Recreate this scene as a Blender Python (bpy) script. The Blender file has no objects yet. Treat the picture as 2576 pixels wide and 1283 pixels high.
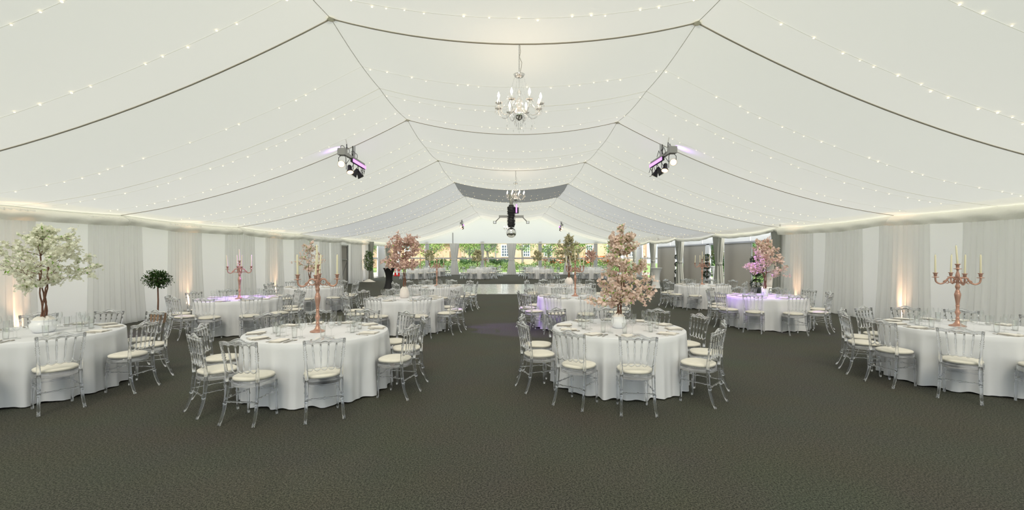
import bpy, math, random
from math import sin, cos, pi, sqrt, atan2, radians
from mathutils import Vector, Matrix
C = bpy.context.scene.collection
SC = bpy.context.scene
H_CAM = 1.78
F = 1160.0

def P(px, py, y):
    """a point of the photo brought to depth y"""
    return ((px - 1283) * y / F, y, H_CAM - (py - 643) * y / F)

# ------------------------------------------------------------------ materials
def nmat(name):
    m = bpy.data.materials.new(name); m.use_nodes = True
    nt = m.node_tree; nt.nodes.clear()
    out = nt.nodes.new('ShaderNodeOutputMaterial')
    return m, nt, out

def N(nt, t, **kw):
    n = nt.nodes.new(t)
    for k, v in kw.items():
        if k in n.inputs: n.inputs[k].default_value = v
        else: setattr(n, k, v)
    return n

def c4(c): return (c[0], c[1], c[2], 1.0)

def princ(name, col, rough=.5, metal=0., spec=.5, noise=None, bump=None, trans=0., sheen=0.):
    m, nt, out = nmat(name)
    b = N(nt, 'ShaderNodeBsdfPrincipled')
    b.inputs['Base Color'].default_value = c4(col)
    b.inputs['Roughness'].default_value = rough
    b.inputs['Metallic'].default_value = metal
    b.inputs['Specular IOR Level'].default_value = spec
    if sheen: b.inputs['Sheen Weight'].default_value = sheen
    if noise:
        sc, col2, lo, hi = noise
        tc = N(nt, 'ShaderNodeTexCoord'); nz = N(nt, 'ShaderNodeTexNoise'); nz.inputs['Scale'].default_value = sc
        nz.inputs['Detail'].default_value = 4
        nt.links.new(tc.outputs['Object'], nz.inputs['Vector'])
        r = N(nt, 'ShaderNodeValToRGB'); r.color_ramp.elements[0].position = lo; r.color_ramp.elements[1].position = hi
        r.color_ramp.elements[0].color = c4(col); r.color_ramp.elements[1].color = c4(col2)
        nt.links.new(nz.outputs['Fac'], r.inputs['Fac']); nt.links.new(r.outputs['Color'], b.inputs['Base Color'])
    if bump:
        sc, st, di = bump
        tc = N(nt, 'ShaderNodeTexCoord'); nz = N(nt, 'ShaderNodeTexNoise'); nz.inputs['Scale'].default_value = sc
        nt.links.new(tc.outputs['Object'], nz.inputs['Vector'])
        bp = N(nt, 'ShaderNodeBump'); bp.inputs['Strength'].default_value = st; bp.inputs['Distance'].default_value = di
        nt.links.new(nz.outputs['Fac'], bp.inputs['Height']); nt.links.new(bp.outputs['Normal'], b.inputs['Normal'])
    nt.links.new(b.outputs[0], out.inputs[0])
    return m

def fabric(name, col, trans=.4, tcol=None, rough_bump=None, open_weave=0.0):
    """cloth that lets daylight through: part scattered, part straight through the open weave"""
    m, nt, out = nmat(name)
    d = N(nt, 'ShaderNodeBsdfDiffuse'); d.inputs['Color'].default_value = c4(col)
    t = N(nt, 'ShaderNodeBsdfTranslucent'); t.inputs['Color'].default_value = c4(tcol or col)
    mx = N(nt, 'ShaderNodeMixShader'); mx.inputs[0].default_value = trans
    nt.links.new(d.outputs[0], mx.inputs[1]); nt.links.new(t.outputs[0], mx.inputs[2])
    if rough_bump:
        sc, st, di = rough_bump
        tc = N(nt, 'ShaderNodeTexCoord'); nz = N(nt, 'ShaderNodeTexNoise'); nz.inputs['Scale'].default_value = sc
        nt.links.new(tc.outputs['Object'], nz.inputs['Vector'])
        bp = N(nt, 'ShaderNodeBump'); bp.inputs['Strength'].default_value = st; bp.inputs['Distance'].default_value = di
        nt.links.new(nz.outputs['Fac'], bp.inputs['Height'])
        nt.links.new(bp.outputs['Normal'], d.inputs['Normal'])
    if open_weave:
        p = N(nt, 'ShaderNodeBsdfTransparent'); p.inputs['Color'].default_value = (1, .975, .89, 1); m2 = N(nt, 'ShaderNodeMixShader'); m2.inputs[0].default_value = open_weave
        nt.links.new(mx.outputs[0], m2.inputs[1]); nt.links.new(p.outputs[0], m2.inputs[2]); mx = m2
    nt.links.new(mx.outputs[0], out.inputs[0])
    return m

def sheer(name, col, through=.35):
    m, nt, out = nmat(name)
    d = N(nt, 'ShaderNodeBsdfDiffuse'); d.inputs['Color'].default_value = c4(col)
    t = N(nt, 'ShaderNodeBsdfTranslucent'); t.inputs['Color'].default_value = c4(col)
    p = N(nt, 'ShaderNodeBsdfTransparent')
    a = N(nt, 'ShaderNodeMixShader'); a.inputs[0].default_value = .45
    b = N(nt, 'ShaderNodeMixShader'); b.inputs[0].default_value = through
    nt.links.new(d.outputs[0], a.inputs[1]); nt.links.new(t.outputs[0], a.inputs[2])
    nt.links.new(a.outputs[0], b.inputs[1]); nt.links.new(p.outputs[0], b.inputs[2])
    nt.links.new(b.outputs[0], out.inputs[0])
    return m

def acrylic(name, tint=(.972, .978, .992), clear=.34, ior=1.46):
    """clear plastic: real refraction blended with a straight-through share"""
    m, nt, out = nmat(name)
    g = N(nt, 'ShaderNodeBsdfGlass'); g.inputs['Color'].default_value = c4(tint); g.inputs['Roughness'].default_value = .0
    g.inputs['IOR'].default_value = ior
    p = N(nt, 'ShaderNodeBsdfTransparent'); p.inputs['Color'].default_value = c4(tint)
    mx = N(nt, 'ShaderNodeMixShader'); mx.inputs[0].default_value = clear
    nt.links.new(g.outputs[0], mx.inputs[1]); nt.links.new(p.outputs[0], mx.inputs[2])
    nt.links.new(mx.outputs[0], out.inputs[0])
    return m

def thinglass(name, tint=(.988, .994, .991), refl=.9, base=.05, power=2.2, milk=0.0):
    m, nt, out = nmat(name)
    p = N(nt, 'ShaderNodeBsdfTransparent'); p.inputs['Color'].default_value = c4(tint)
    g = N(nt, 'ShaderNodeBsdfGlossy'); g.inputs['Roughness'].default_value = .03
    lw = N(nt, 'ShaderNodeLayerWeight'); lw.inputs['Blend'].default_value = .5
    pw = N(nt, 'ShaderNodeMath', operation='POWER'); pw.inputs[1].default_value = power
    ml = N(nt, 'ShaderNodeMath', operation='MULTIPLY_ADD'); ml.inputs[1].default_value = refl; ml.inputs[2].default_value = base
    nt.links.new(lw.outputs['Facing'], pw.inputs[0]); nt.links.new(pw.outputs[0], ml.inputs[0])
    mx = N(nt, 'ShaderNodeMixShader')
    nt.links.new(ml.outputs[0], mx.inputs[0]); nt.links.new(p.outputs[0], mx.inputs[1]); nt.links.new(g.outputs[0], mx.inputs[2])
    nt.links.new(mx.outputs[0], out.inputs[0])
    return m

def emis(name, col, st, sample=True):
    m, nt, out = nmat(name)
    e = N(nt, 'ShaderNodeEmission'); e.inputs['Color'].default_value = c4(col); e.inputs['Strength'].default_value = st
    nt.links.new(e.outputs[0], out.inputs[0])
    if not sample: m.cycles.emission_sampling = 'NONE'
    return m

def carpet_mat():
    m, nt, out = nmat('carpet')
    b = N(nt, 'ShaderNodeBsdfPrincipled'); b.inputs['Roughness'].default_value = .8; b.inputs['Specular IOR Level'].default_value = .22
    tc = N(nt, 'ShaderNodeTexCoord')
    n1 = N(nt, 'ShaderNodeTexNoise'); n1.inputs['Scale'].default_value = 120; n1.inputs['Detail'].default_value = 4
    n2 = N(nt, 'ShaderNodeTexNoise'); n2.inputs['Scale'].default_value = 60; n2.inputs['Detail'].default_value = 2
    n3 = N(nt, 'ShaderNodeTexNoise'); n3.inputs['Scale'].default_value = 1.1
    for n in (n1, n2, n3): nt.links.new(tc.outputs['Object'], n.inputs['Vector'])
    r = N(nt, 'ShaderNodeValToRGB')
    e = r.color_ramp.elements; e[0].position = .40; e[0].color = (.024, .026, .020, 1); e[1].position = .60; e[1].color = (.118, .117, .092, 1)
    a = N(nt, 'ShaderNodeMath', operation='ADD'); s = N(nt, 'ShaderNodeMath', operation='MULTIPLY_ADD')
    s.inputs[1].default_value = .5
    nt.links.new(n1.outputs['Fac'], a.inputs[0]); nt.links.new(n2.outputs['Fac'], a.inputs[1])
    nt.links.new(a.outputs[0], s.inputs[0]); s.inputs[2].default_value = 0.0
    nt.links.new(s.outputs[0], r.inputs['Fac'])
    mix = N(nt, 'ShaderNodeMix', data_type='RGBA', blend_type='MULTIPLY'); mix.inputs['Factor'].default_value = .22
    nt.links.new(r.outputs['Color'], mix.inputs['A']); nt.links.new(n3.outputs['Color'], mix.inputs['B'])
    nt.links.new(mix.outputs['Result'], b.inputs['Base Color'])
    bp = N(nt, 'ShaderNodeBump'); bp.inputs['Strength'].default_value = .10; bp.inputs['Distance'].default_value = .003
    nt.links.new(a.outputs[0], bp.inputs['Height']); nt.links.new(bp.outputs['Normal'], b.inputs['Normal'])
    nt.links.new(b.outputs[0], out.inputs[0])
    return m

def sparkle_mat():
    m, nt, out = nmat('starlit_floor')
    b = N(nt, 'ShaderNodeBsdfPrincipled'); b.inputs['Roughness'].default_value = .22; b.inputs['Specular IOR Level'].default_value = .8
    b.inputs['Coat Weight'].default_value = .35; b.inputs['Coat Roughness'].default_value = .06
    tc = N(nt, 'ShaderNodeTexCoord'); v = N(nt, 'ShaderNodeTexVoronoi'); v.inputs['Scale'].default_value = 6
    nt.links.new(tc.outputs['Object'], v.inputs['Vector'])
    r = N(nt, 'ShaderNodeValToRGB'); e = r.color_ramp.elements
    e[0].position = .15; e[0].color = (1, 1, 1, 1); e[1].position = .42; e[1].color = (.50, .50, .46, 1)
    nt.links.new(v.outputs['Distance'], r.inputs['Fac']); nt.links.new(r.outputs['Color'], b.inputs['Base Color'])
    n = N(nt, 'ShaderNodeTexNoise'); n.inputs['Scale'].default_value = 14
    nt.links.new(tc.outputs['Object'], n.inputs['Vector'])
    bp = N(nt, 'ShaderNodeBump'); bp.inputs['Strength'].default_value = .25; bp.inputs['Distance'].default_value = .004
    nt.links.new(n.outputs['Fac'], bp.inputs['Height']); nt.links.new(bp.outputs['Normal'], b.inputs['Normal'])
    nt.links.new(bp.outputs['Normal'], b.inputs['Coat Normal'])
    nt.links.new(b.outputs[0], out.inputs[0])
    return m

def brick_mat():
    m, nt, out = nmat('sandstone')
    b = N(nt, 'ShaderNodeBsdfPrincipled'); b.inputs['Roughness'].default_value = .9
    tc = N(nt, 'ShaderNodeTexCoord'); mp = N(nt, 'ShaderNodeMapping'); mp.inputs['Rotation'].default_value = (pi/2, 0, 0)
    br = N(nt, 'ShaderNodeTexBrick'); br.inputs['Scale'].default_value = 2.2
    br.inputs['Color1'].default_value = (.55, .43, .30, 1); br.inputs['Color2'].default_value = (.44, .31, .21, 1); br.inputs['Mortar'].default_value = (.58, .5, .4, 1)
    nt.links.new(tc.outputs['Object'], mp.inputs['Vector']); nt.links.new(mp.outputs[0], br.inputs['Vector'])
    nt.links.new(br.outputs['Color'], b.inputs['Base Color']); nt.links.new(b.outputs[0], out.inputs[0])
    return m

M = dict(
    lining=fabric('ceiling_lining', (.885, .88, .815), .13, (.84, .82, .73), open_weave=.15),
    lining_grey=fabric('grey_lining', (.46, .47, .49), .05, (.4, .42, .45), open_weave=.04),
    lining_side=fabric('light_grey_lining', (.80, .80, .79), .12, (.8, .8, .8), open_weave=.10),  # light grey cloth for the grey bay's sides and the purlin seams
    wall=fabric('wall_lining', (.91, .91, .90), .42, (.95, .94, .93)),
    gable=fabric('gable_cloth', (.86, .87, .87), .42, (.86, .88, .88)),
    valance=fabric('valance_cloth', (.80, .80, .74), .25, rough_bump=(8, .6, .02)),
    sheer=sheer('sheer_voile', (.86, .86, .84), .30),
    curtain=fabric('curtain_cloth', (.44, .45, .41), .22),
    curtain_pale=fabric('pale_curtain_cloth', (.68, .69, .70), .30),
    cloth=fabric('table_linen', (.745, .755, .785), .0, rough_bump=(5, .5, .012)),
    napkin=princ('napkin_linen', (.82, .79, .74), .85, bump=(60, .2, .002)),
    carpet=carpet_mat(),
    star=sparkle_mat(),
    steel=princ('brushed_aluminium', (.42, .43, .46), .45, .2),
    frame_white=princ('white_frame', (.80, .81, .84), .5),
    greypanel=princ('grey_panel', (.40, .38, .34), .8, noise=(.6, (.43, .41, .37), .3, .7)),
    rope=princ('keder_rail', (.38, .35, .31), .6),
    acr=acrylic('clear_acrylic'),
    pad=princ('cream_seat_pad', (.80, .76, .67), .85, noise=(14, (.74, .70, .60), .45, .75), bump=(40, .2, .002), sheen=.3),
    glass=thinglass('drinking_glass'),
    pane=thinglass('window_glass', (.96, .98, .98), .5, .03, 3.0),
    cutlery=princ('cutlery_steel', (.52, .48, .42), .22, 1.0),
    copper=princ('rose_copper', (.55, .31, .23), .38, .6, noise=(5, (.50, .30, .24), .4, .7)),
    wax=princ('candle_wax', (.86, .80, .58), .55),
    wick=princ('wick', (.05, .04, .03), .9),
    vase=princ('white_ceramic', (.84, .85, .87), .22),
    plaster=princ('ribbed_ceramic', (.80, .74, .70), .6, bump=(30, .8, .01)),
    bark=princ('twig_bark', (.16, .075, .045), .85, noise=(30, (.24, .12, .08), .4, .7)),
    leaf=princ('leaf_green', (.18, .44, .04), .5, noise=(9, (.34, .56, .09), .3, .7)),
    darkleaf=princ('dark_leaf', (.030, .075, .02), .8, spec=.2, noise=(14, (.09, .15, .04), .4, .7)),
    boxleaf=princ('box_leaf', (.012, .03, .012), .9, spec=.12, noise=(14, (.03, .06, .02), .4, .7)),
    greenleaf=princ('ficus_leaf', (.10, .19, .055), .5, noise=(12, (.19, .29, .11), .4, .7)),
    fl_white=fabric('white_blossom', (.90, .90, .78), .3),
    fl_pink=fabric('pink_blossom', (.80, .59, .52), .25),
    fl_pale=fabric('pale_pink_blossom', (.90, .73, .65), .3),
    fl_yellow=fabric('yellow_blossom', (.60, .57, .38), .25),
    black=princ('black_metal', (.015, .015, .017), .45),
    blackcloth=princ('black_stretch_cloth', (.008, .008, .009), .7),
    whitecloth=fabric('white_stretch_cloth', (.80, .80, .78), .0),
    greymetal=princ('grey_metal', (.32, .32, .32), .4, .7),
    chrome=princ('chrome', (.85, .85, .86), .12, 1.0),
    mirror=princ('mirror_tile', (.88, .88, .86), .04, 1.0),
    crystal=thinglass('crystal', (.93, .93, .93), 1.0, .10, 1.4),
    bulb=emis('lit_bulb', (1, .78, .55), 45),
    fairy=emis('fairy_bulb', (1, .80, .46), 2.4, False),
    uv=emis('violet_tube', (.62, .18, 1.0), 3),
    warmlens=emis('warm_lens', (1, .62, .36), 2.6),
    red=princ('extinguisher_red', (.75, .02, .02), .3),
    green_sign=emis('lit_green_sign', (.05, .62, .38), 1.0),
    white_sign=emis('lit_white_sign', (.9, 1, .95), 1.4),
    wood=princ('rough_wood', (.40, .26, .17), .8, noise=(12, (.30, .2, .13), .3, .7)),
    pot=princ('dark_pot', (.10, .10, .10), .5),
    lawn=princ('lawn', (.20, .34, .08), .95, noise=(2.5, (.32, .44, .14), .3, .7)),
    paving=princ('pale_paving', (.62, .56, .48), .9, noise=(3, (.52, .46, .4), .3, .7)),
    darkdeck=princ('dark_deck', (.10, .105, .11), .8),
    peach=princ('peach_render', (.47, .29, .20), .9, noise=(1, (.50, .34, .26), .3, .7)),
    brick=brick_mat(),
    winframe=princ('white_sash', (.9, .9, .9), .5),
    winglass=princ('dark_window_glass', (.06, .08, .11), .1),
    hedge=princ('hedge_leaf', (.10, .20, .06), .8, noise=(8, (.20, .32, .12), .35, .65)),
    shrub=princ('shrub_leaf', (.26, .38, .13), .8, noise=(7, (.44, .52, .29), .35, .65)),
    treeleaf=princ('tree_leaf', (.14, .27, .05), .7, noise=(3, (.30, .42, .10), .3, .7)),
    treeleaf2=princ('deep_tree_leaf', (.05, .16, .04), .7, noise=(2, (.12, .28, .08), .3, .7)),
    trunkgrey=princ('grey_trunk', (.20, .18, .16), .9, noise=(6, (.28, .25, .22), .3, .7)),
    orange=princ('orange_petal', (.85, .16, .04), .6),
    lampmat=emis('ball_lamp', (1, .85, .7), 3),
)

# ------------------------------------------------------------------ mesh builder
class MB:
    def __init__(s): s.v = []; s.f = []; s.mi = []; s.sm = []; s.cur = 0
    def face(s, idx, smooth=True): s.f.append(idx); s.mi.append(s.cur); s.sm.append(smooth)
    def box(s, x0, x1, y0, y1, z0, z1, mat=None):
        b = len(s.v)
        pts = [(x0,y0,z0),(x1,y0,z0),(x1,y1,z0),(x0,y1,z0),(x0,y0,z1),(x1,y0,z1),(x1,y1,z1),(x0,y1,z1)]
        if mat is not None: pts = [tuple(mat @ Vector(p)) for p in pts]
        s.v += pts
        for q in ((0,3,2,1),(4,5,6,7),(0,1,5,4),(1,2,6,5),(2,3,7,6),(3,0,4,7)): s.face([b+i for i in q], False)
    def tube(s, pts, rad, seg=8, cap=True, flat=1.0, smooth=True):
        n = len(pts); pts = [Vector(p) for p in pts]
        if not hasattr(rad, '__len__'): rad = [rad]*n
        b = len(s.v); prev = None
        for i in range(n):
            t = (pts[min(i+1, n-1)] - pts[max(i-1, 0)])
            if t.length < 1e-9: t = Vector((0, 0, 1))
            t.normalize()
            if prev is None:
                a = Vector((1, 0, 0)) if abs(t.x) < .8 else Vector((0, 1, 0))
                u = (a - t*a.dot(t)).normalized()
            else:
                u = (prev - t*prev.dot(t))
                u = u.normalized() if u.length > 1e-6 else Vector((1, 0, 0))
            prev = u; w = t.cross(u)
            for k in range(seg):
                a = 2*pi*k/seg
                s.v.append(tuple(pts[i] + u*(cos(a)*rad[i]) + w*(sin(a)*rad[i]*flat)))
        for i in range(n-1):
            for k in range(seg):
                k2 = (k+1) % seg
                s.face([b+i*seg+k, b+i*seg+k2, b+(i+1)*seg+k2, b+(i+1)*seg+k], smooth)
        if cap:
            s.face([b+k for k in range(seg)][::-1], False)
            s.face([b+(n-1)*seg+k for k in range(seg)], False)
    def turned(s, p0, p1, prof, seg=8):
        p0 = Vector(p0); p1 = Vector(p1)
        s.tube([p0.lerp(p1, t) for t, r in prof], [r for t, r in prof], seg)
    def lathe(s, prof, seg=16, c=(0, 0, 0), smooth=True, cap=True, rx=1.0):
        b = len(s.v); n = len(prof)
        for r, z in prof:
            for k in range(seg):
                a = 2*pi*k/seg
                s.v.append((c[0]+r*cos(a)*rx, c[1]+r*sin(a), c[2]+z))
        for i in range(n-1):
            for k in range(seg):
                k2 = (k+1) % seg
                s.face([b+i*seg+k, b+i*seg+k2, b+(i+1)*seg+k2, b+(i+1)*seg+k], smooth)
        if cap:
            if prof[0][0] > 1e-5: s.face([b+k for k in range(seg)][::-1], False)
            if prof[-1][0] > 1e-5: s.face([b+(n-1)*seg+k for k in range(seg)], False)
    def ball(s, c, r, seg=10, rings=6, sc=(1, 1, 1), smooth=True):
        b = len(s.v)
        for i in range(rings+1):
            t = pi*i/rings
            for k in range(seg):
                a = 2*pi*k/seg
                s.v.append((c[0]+r*sin(t)*cos(a)*sc[0], c[1]+r*sin(t)*sin(a)*sc[1], c[2]+r*cos(t)*sc[2]))
        for i in range(rings):
            for k in range(seg):
                k2 = (k+1) % seg
                s.face([b+i*seg+k, b+(i+1)*seg+k, b+(i+1)*seg+k2, b+i*seg+k2], smooth)
    def grid(s, fn, nu, nv, smooth=True, wrap=False):
        b = len(s.v)
        for i in range(nu+1):
            for j in range(nv+1): s.v.append(tuple(fn(i/nu, j/nv)))
        for i in range(nu):
            for j in range(nv):
                s.face([b+i*(nv+1)+j, b+(i+1)*(nv+1)+j, b+(i+1)*(nv+1)+j+1, b+i*(nv+1)+j+1], smooth)
    def prism(s, outline, z0, z1, dome=0.0, rings=1, scale0=1.0):
        """outline list of (x,y); optional domed top"""
        n = len(outline); b = len(s.v)
        s.v += [(x*scale0, y*scale0, z0) for x, y in outline]
        s.v += [(x, y, z1) for x, y in outline]
        s.face([b+i for i in range(n)][::-1], False)
        for i in range(n): s.face([b+i, b+(i+1) % n, b+n+(i+1) % n, b+n+i])
        last = b+n
        if dome > 0:
            for q in range(1, rings+1):
                t = q/(rings+1); sc = cos(t*pi/2); z = z1+dome*sin(t*pi/2); bb = len(s.v)
                s.v += [(x*sc, y*sc, z) for x, y in outline]
                for i in range(n): s.face([last+i, last+(i+1) % n, bb+(i+1) % n, bb+i])
                last = bb
        s.face([last+i for i in range(n)], dome > 0)
    def mesh(s, name, mats):
        me = bpy.data.meshes.new(name)
        me.from_pydata(s.v, [], s.f)
        if not isinstance(mats, (list, tuple)): mats = [mats]
        for m in mats: me.materials.append(m)
        me.polygons.foreach_set('material_index', s.mi)
        me.polygons.foreach_set('use_smooth', s.sm)
        me.update()
        return me
    def build(s, name, mats, parent=None, loc=None, rotz=None):
        o = bpy.data.objects.new(name, s.mesh(name, mats)); C.objects.link(o)
        if parent is not None: o.parent = parent
        if loc is not None: o.location = loc
        if rotz is not None: o.rotation_euler = (0, 0, rotz)
        return o

def tag(o, label, cat, group=None, kind=None):
    o['label'] = label; o['category'] = cat
    if group: o['group'] = group
    if kind: o['kind'] = kind
    return o
def thing(name, label, cat, loc=(0, 0, 0), rz=0, group=None):
    o = bpy.data.objects.new(name, None); C.objects.link(o)
    o.location = loc; o.rotation_euler = (0, 0, rz); o.empty_display_size = .1
    return tag(o, label, cat, group)
def struct(mb, name, mats, parent=None):
    o = mb.build(name, mats, parent)
    if parent is None: o['kind'] = 'structure'
    return o
def dup(root, loc, rz=0, label=None, group=None):
    r = root.copy(); C.objects.link(r); r.location = loc; r.rotation_euler = (0, 0, rz)
    if label: r['label'] = label
    if group: r['group'] = group
    for ch in list(root.children):
        c = ch.copy(); C.objects.link(c); c.parent = r
        for g in ch.children:
            d = g.copy(); C.objects.link(d); d.parent = c
    return r
# ================================================================== THE TENT
Y0, BAY = 6.9, 5.15
YB = [Y0 + BAY*k for k in range(-3, 8)]          # portal beams, -8.55 ... 42.95
EL, KL, KR, ER = (-10.22, 2.83), (-2.68, 5.33), (2.80, 5.27), (10.05, 2.83)
def ceil_pt(y, s):
    """s 0 left eave, 1 left purlin, 2 right purlin, 3 right eave"""
    i = min(int(s), 2); t = s - i
    a, b = ((EL, KL), (KL, KR), (KR, ER))[i]
    x = a[0]+(b[0]-a[0])*t; z = a[1]+(b[1]-a[1])*t
    z -= (.37, .35, .37)[i]*4*t*(1-t)
    u = ((y-Y0)/BAY) % 1.0
    sg = .11*sin(pi*u) + .035*abs(sin(2*pi*u))
    w = 1.0
    if s < .3: w = .35+.65*s/.3
    if s > 2.7: w = (.35 if y < 17 else .9)+(.65 if y < 17 else .1)*(3-s)/.3
    return Vector((x, y, z - sg*w))
for k in range(len(YB)-1):
    ya, yb = YB[k], YB[k+1]
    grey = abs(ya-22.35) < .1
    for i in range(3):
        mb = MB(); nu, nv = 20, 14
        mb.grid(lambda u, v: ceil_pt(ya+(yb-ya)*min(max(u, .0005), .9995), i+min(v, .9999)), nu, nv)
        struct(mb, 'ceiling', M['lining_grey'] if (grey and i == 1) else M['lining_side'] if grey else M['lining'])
n = 0
for k, y in enumerate(YB):
    n += 1
    mb = MB()
    for i in range(3):
        pts = [ceil_pt(y, i+min(j/18, .9999)) for j in range(19)]
        mb.tube([p - Vector((0, 0, .004)) for p in pts], .013 if y < 10 else .010 if y < 20 else .009, 6)
    struct(mb, 'trim_%d' % n, M['rope'])
    if -3 < y < 42:
        for s in (1.0, 1.9999):                     # gathered cloth caps where the purlins meet the beam
            p = ceil_pt(y, s); mb = MB(); sd = -1 if s < 1.5 else 1
            mb.lathe([(.015, -.05), (.05, -.035), (.075, -.01), (.085, .0)], 8, (p.x, p.y, p.z+.005))
            n += 1; struct(mb, 'trim_%d' % n, M['lining'])
# seams half way along each bay
for k in range(1, len(YB)-1):
    y = YB[k]+BAY/2; mb = MB()
    for i in range(3):
        mb.tube([ceil_pt(y, i+min(j/14, .9999)) - Vector((0, 0, .002)) for j in range(15)], .004, 5)
    n += 1; struct(mb, 'trim_%d' % n, M['lining'])
# purlin seams
for s in (1.0, 1.9999):
    mb = MB(); mb.tube([ceil_pt(YB[2]+i*BAY/12, s)-Vector((0, 0, .004)) for i in range(8*12+1)], .006, 5)
    n += 1; struct(mb, 'trim_%d' % n, M['lining_side'])

# valances under both eaves, one cloth per bay
rnd = random.Random(3)
for side, s in ((-1, 0.0), (1, 2.9999)):
    for k in range(0, len(YB)-1):
        ya, yb = YB[k], YB[k+1]
        ph = rnd.random()*6
        def fn(u, v, ya=ya, yb=yb, ph=ph):
            y = ya+(yb-ya)*min(max(u, .001), .999); p = ceil_pt(y, s)
            drop = (.27 if side < 0 or y < 17 else .15) + .03*sin(pi*u) + .01*sin(11*u+ph)
            bulge = (.27 if side < 0 else .20)*min(1, v*1.8)**.6+.02*sin(pi*v) + .012*sin(38*u+7*v+ph)*v + .01*sin(90*u*(.4+u)+ph)*v
            return (p.x - side*(bulge), y, p.z + .01 - drop*v)
        mb = MB(); mb.grid(fn, 64, 6); n += 1
        struct(mb, 'trim_%d' % n, M['valance'])

# lined walls
XL, XR = -10.16, 10.10
def wallgrid(x, y0, y1, z1, name, mat):
    mb = MB(); mb.box(x-.03 if x < 0 else x, x if x < 0 else x+.03, y0, y1, 0, z1); return struct(mb, name, mat)
wallgrid(XL, YB[1], 27.55, 2.95, 'wall_left', M['wall'])
wallgrid(XL, 29.0, 33.2, 2.95, 'wall_left', M['wall'])
mb = MB(); mb.box(XL-.03, XL, 27.55, 29.0, 2.42, 2.95); struct(mb, 'wall_left', M['wall'])
wallgrid(XR, YB[1], 17.35, 2.95, 'wall_right', M['wall'])
# grey door standing in the left lining
mb = MB(); mb.box(XL-.12, XL-.07, 27.55, 29.0, 0, 2.42); d1 = struct(mb, 'door_1', M['greypanel'])
mb = MB()
for a in ((27.55, 27.65, 0, 2.42), (28.9, 29.0, 0, 2.42), (27.55, 29.0, 2.34, 2.42), (27.55, 29.0, 1.5, 1.58)):
    mb.box(XL-.07, XL-.02, *a)
o = mb.build('door_frame', M['greymetal'], d1)
mb = MB(); mb.tube([(XL-.05, 27.65, .02), (XL-.05, 28.85, 1.35)], .02, 6); mb.build('brace', M['greymetal'], d1)

# glazed side walls (further out than the linings)
XG = 10.78
def post(x, y, w=.12, z1=2.9, mat='steel', name='trim'):
    global n
    mb = MB(); mb.box(x-w/2, x+w/2, y-w/2, y+w/2, 0, z1); n += 1; struct(mb, 'trim_%d' % n, M[mat])
nw = 0
def window(x0, x1, y0, y1, z0=0.05, z1=2.85, rails=(1.5,), fr=.05, mat='frame_white', glass='pane'):
    """glazed panel; frame with a rail and a pane of glass"""
    global nw
    nw += 1; alongy = abs(x1-x0) < .01
    L = (y1-y0) if alongy else (x1-x0)
    def bx(mb, a, b, c, d, t=.03):
        if alongy: mb.box(x0-t, x0+t, y0+a, y0+b, c, d)
        else: mb.box(x0+a, x0+b, y0-t, y0+t, c, d)
    mb = MB()
    bx(mb, 0, fr, z0, z1); bx(mb, L-fr, L, z0, z1); bx(mb, 0, L, z0, z0+fr); bx(mb, 0, L, z1-fr, z1)
    for r in rails: bx(mb, 0, L, r, r+.13, .035)
    w = struct(mb, 'window_%d' % nw, M[mat])
    mb = MB(); bx(mb, fr*.5, L-fr*.5, z0+.01, z1-.01, .004); mb.build('pane', M[glass], w)
    return w
np_ = 0
def panel(x, y0, y1, z0=0, z1=2.40, mat='greypanel', t=.03):
    mb = MB(); mb.box(x-t, x+t, y0, y1, z0, z1)
    if y1-y0 > 2 and mat == 'greypanel': pass
    return struct(mb, 'wall_right' if x > 0 else 'wall_left', M[mat])
# right side
panel(XG, 20.6, 23.1); window(XG, XG, 18.3, 20.6, .05, 2.40, (), mat='greymetal'); window(XG, XG, 17.0, 18.3, .05, 2.40, (), mat='greymetal')
panel(XG, 25.4, 28.6); window(XG, XG, 25.2, 25.4, .05, 2.40, ()); panel(XG, 24.85, 25.2, 0, 2.40, 'frame_white', .05)
window(XG, XG, 23.1, 24.85, .05, 2.40, (), mat='frame_white')
panel(XG, 30.05, 33.6); window(XG, XG, 28.6, 30.05, .05, 2.40, ())
panel(XG, 17.0, 33.6, 2.40, 3.05, 'wall', .02)
for y in (17.2+BAY/3, 17.2+2*BAY/3, 22.35+BAY/3, 22.35+2*BAY/3, 27.5+BAY/3, 27.5+2*BAY/3):
    mb = MB(); mb.box(XG-.05, XG-.021, y-.02, y+.02, 2.42, 2.86); n += 1; struct(mb, 'trim_%d' % n, M['wall'])
mb = MB(); mb.box(XR, XG, 17.2, 17.3, 0, 3.0); struct(mb, 'wall_right', M['wall'])
mb = MB(); mb.box(-XG, XL, 33.2, 33.3, 0, 3.0); struct(mb, 'wall_left', M['wall'])
mb = MB(); mb.box(XG-.05, XG+.05, 17.0, 33.6, 2.36, 2.44); n += 1; struct(mb, 'trim_%d' % n, M['steel'])
for sx in (-1, 1):
    x = sx*XG
    window(x, x, 33.6 if sx > 0 else 33.3, 37.5, .05, 2.9, (1.5,))
    panel(x, 37.5, 39.6, 0, 2.95, 'frame_white', .05)
    window(x, x, 39.6, 43.2, .05, 2.9, (1.5,))
    for y in (32.65, 37.8):
        post(sx*10.32, y+.32, .12, mat='greymetal')
    for y in (17.2, 22.35, 27.5):
        if sx > 0: post(10.34, y+.32, .12, mat='greymetal')
    mb = MB(); mb.box(*( (x-.02, x+.02) if sx > 0 else (x-.02, x+.02)), 33.3, 43.2, 2.9, 3.25); struct(mb, 'wall_right' if sx > 0 else 'wall_left', M['gable'])

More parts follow.
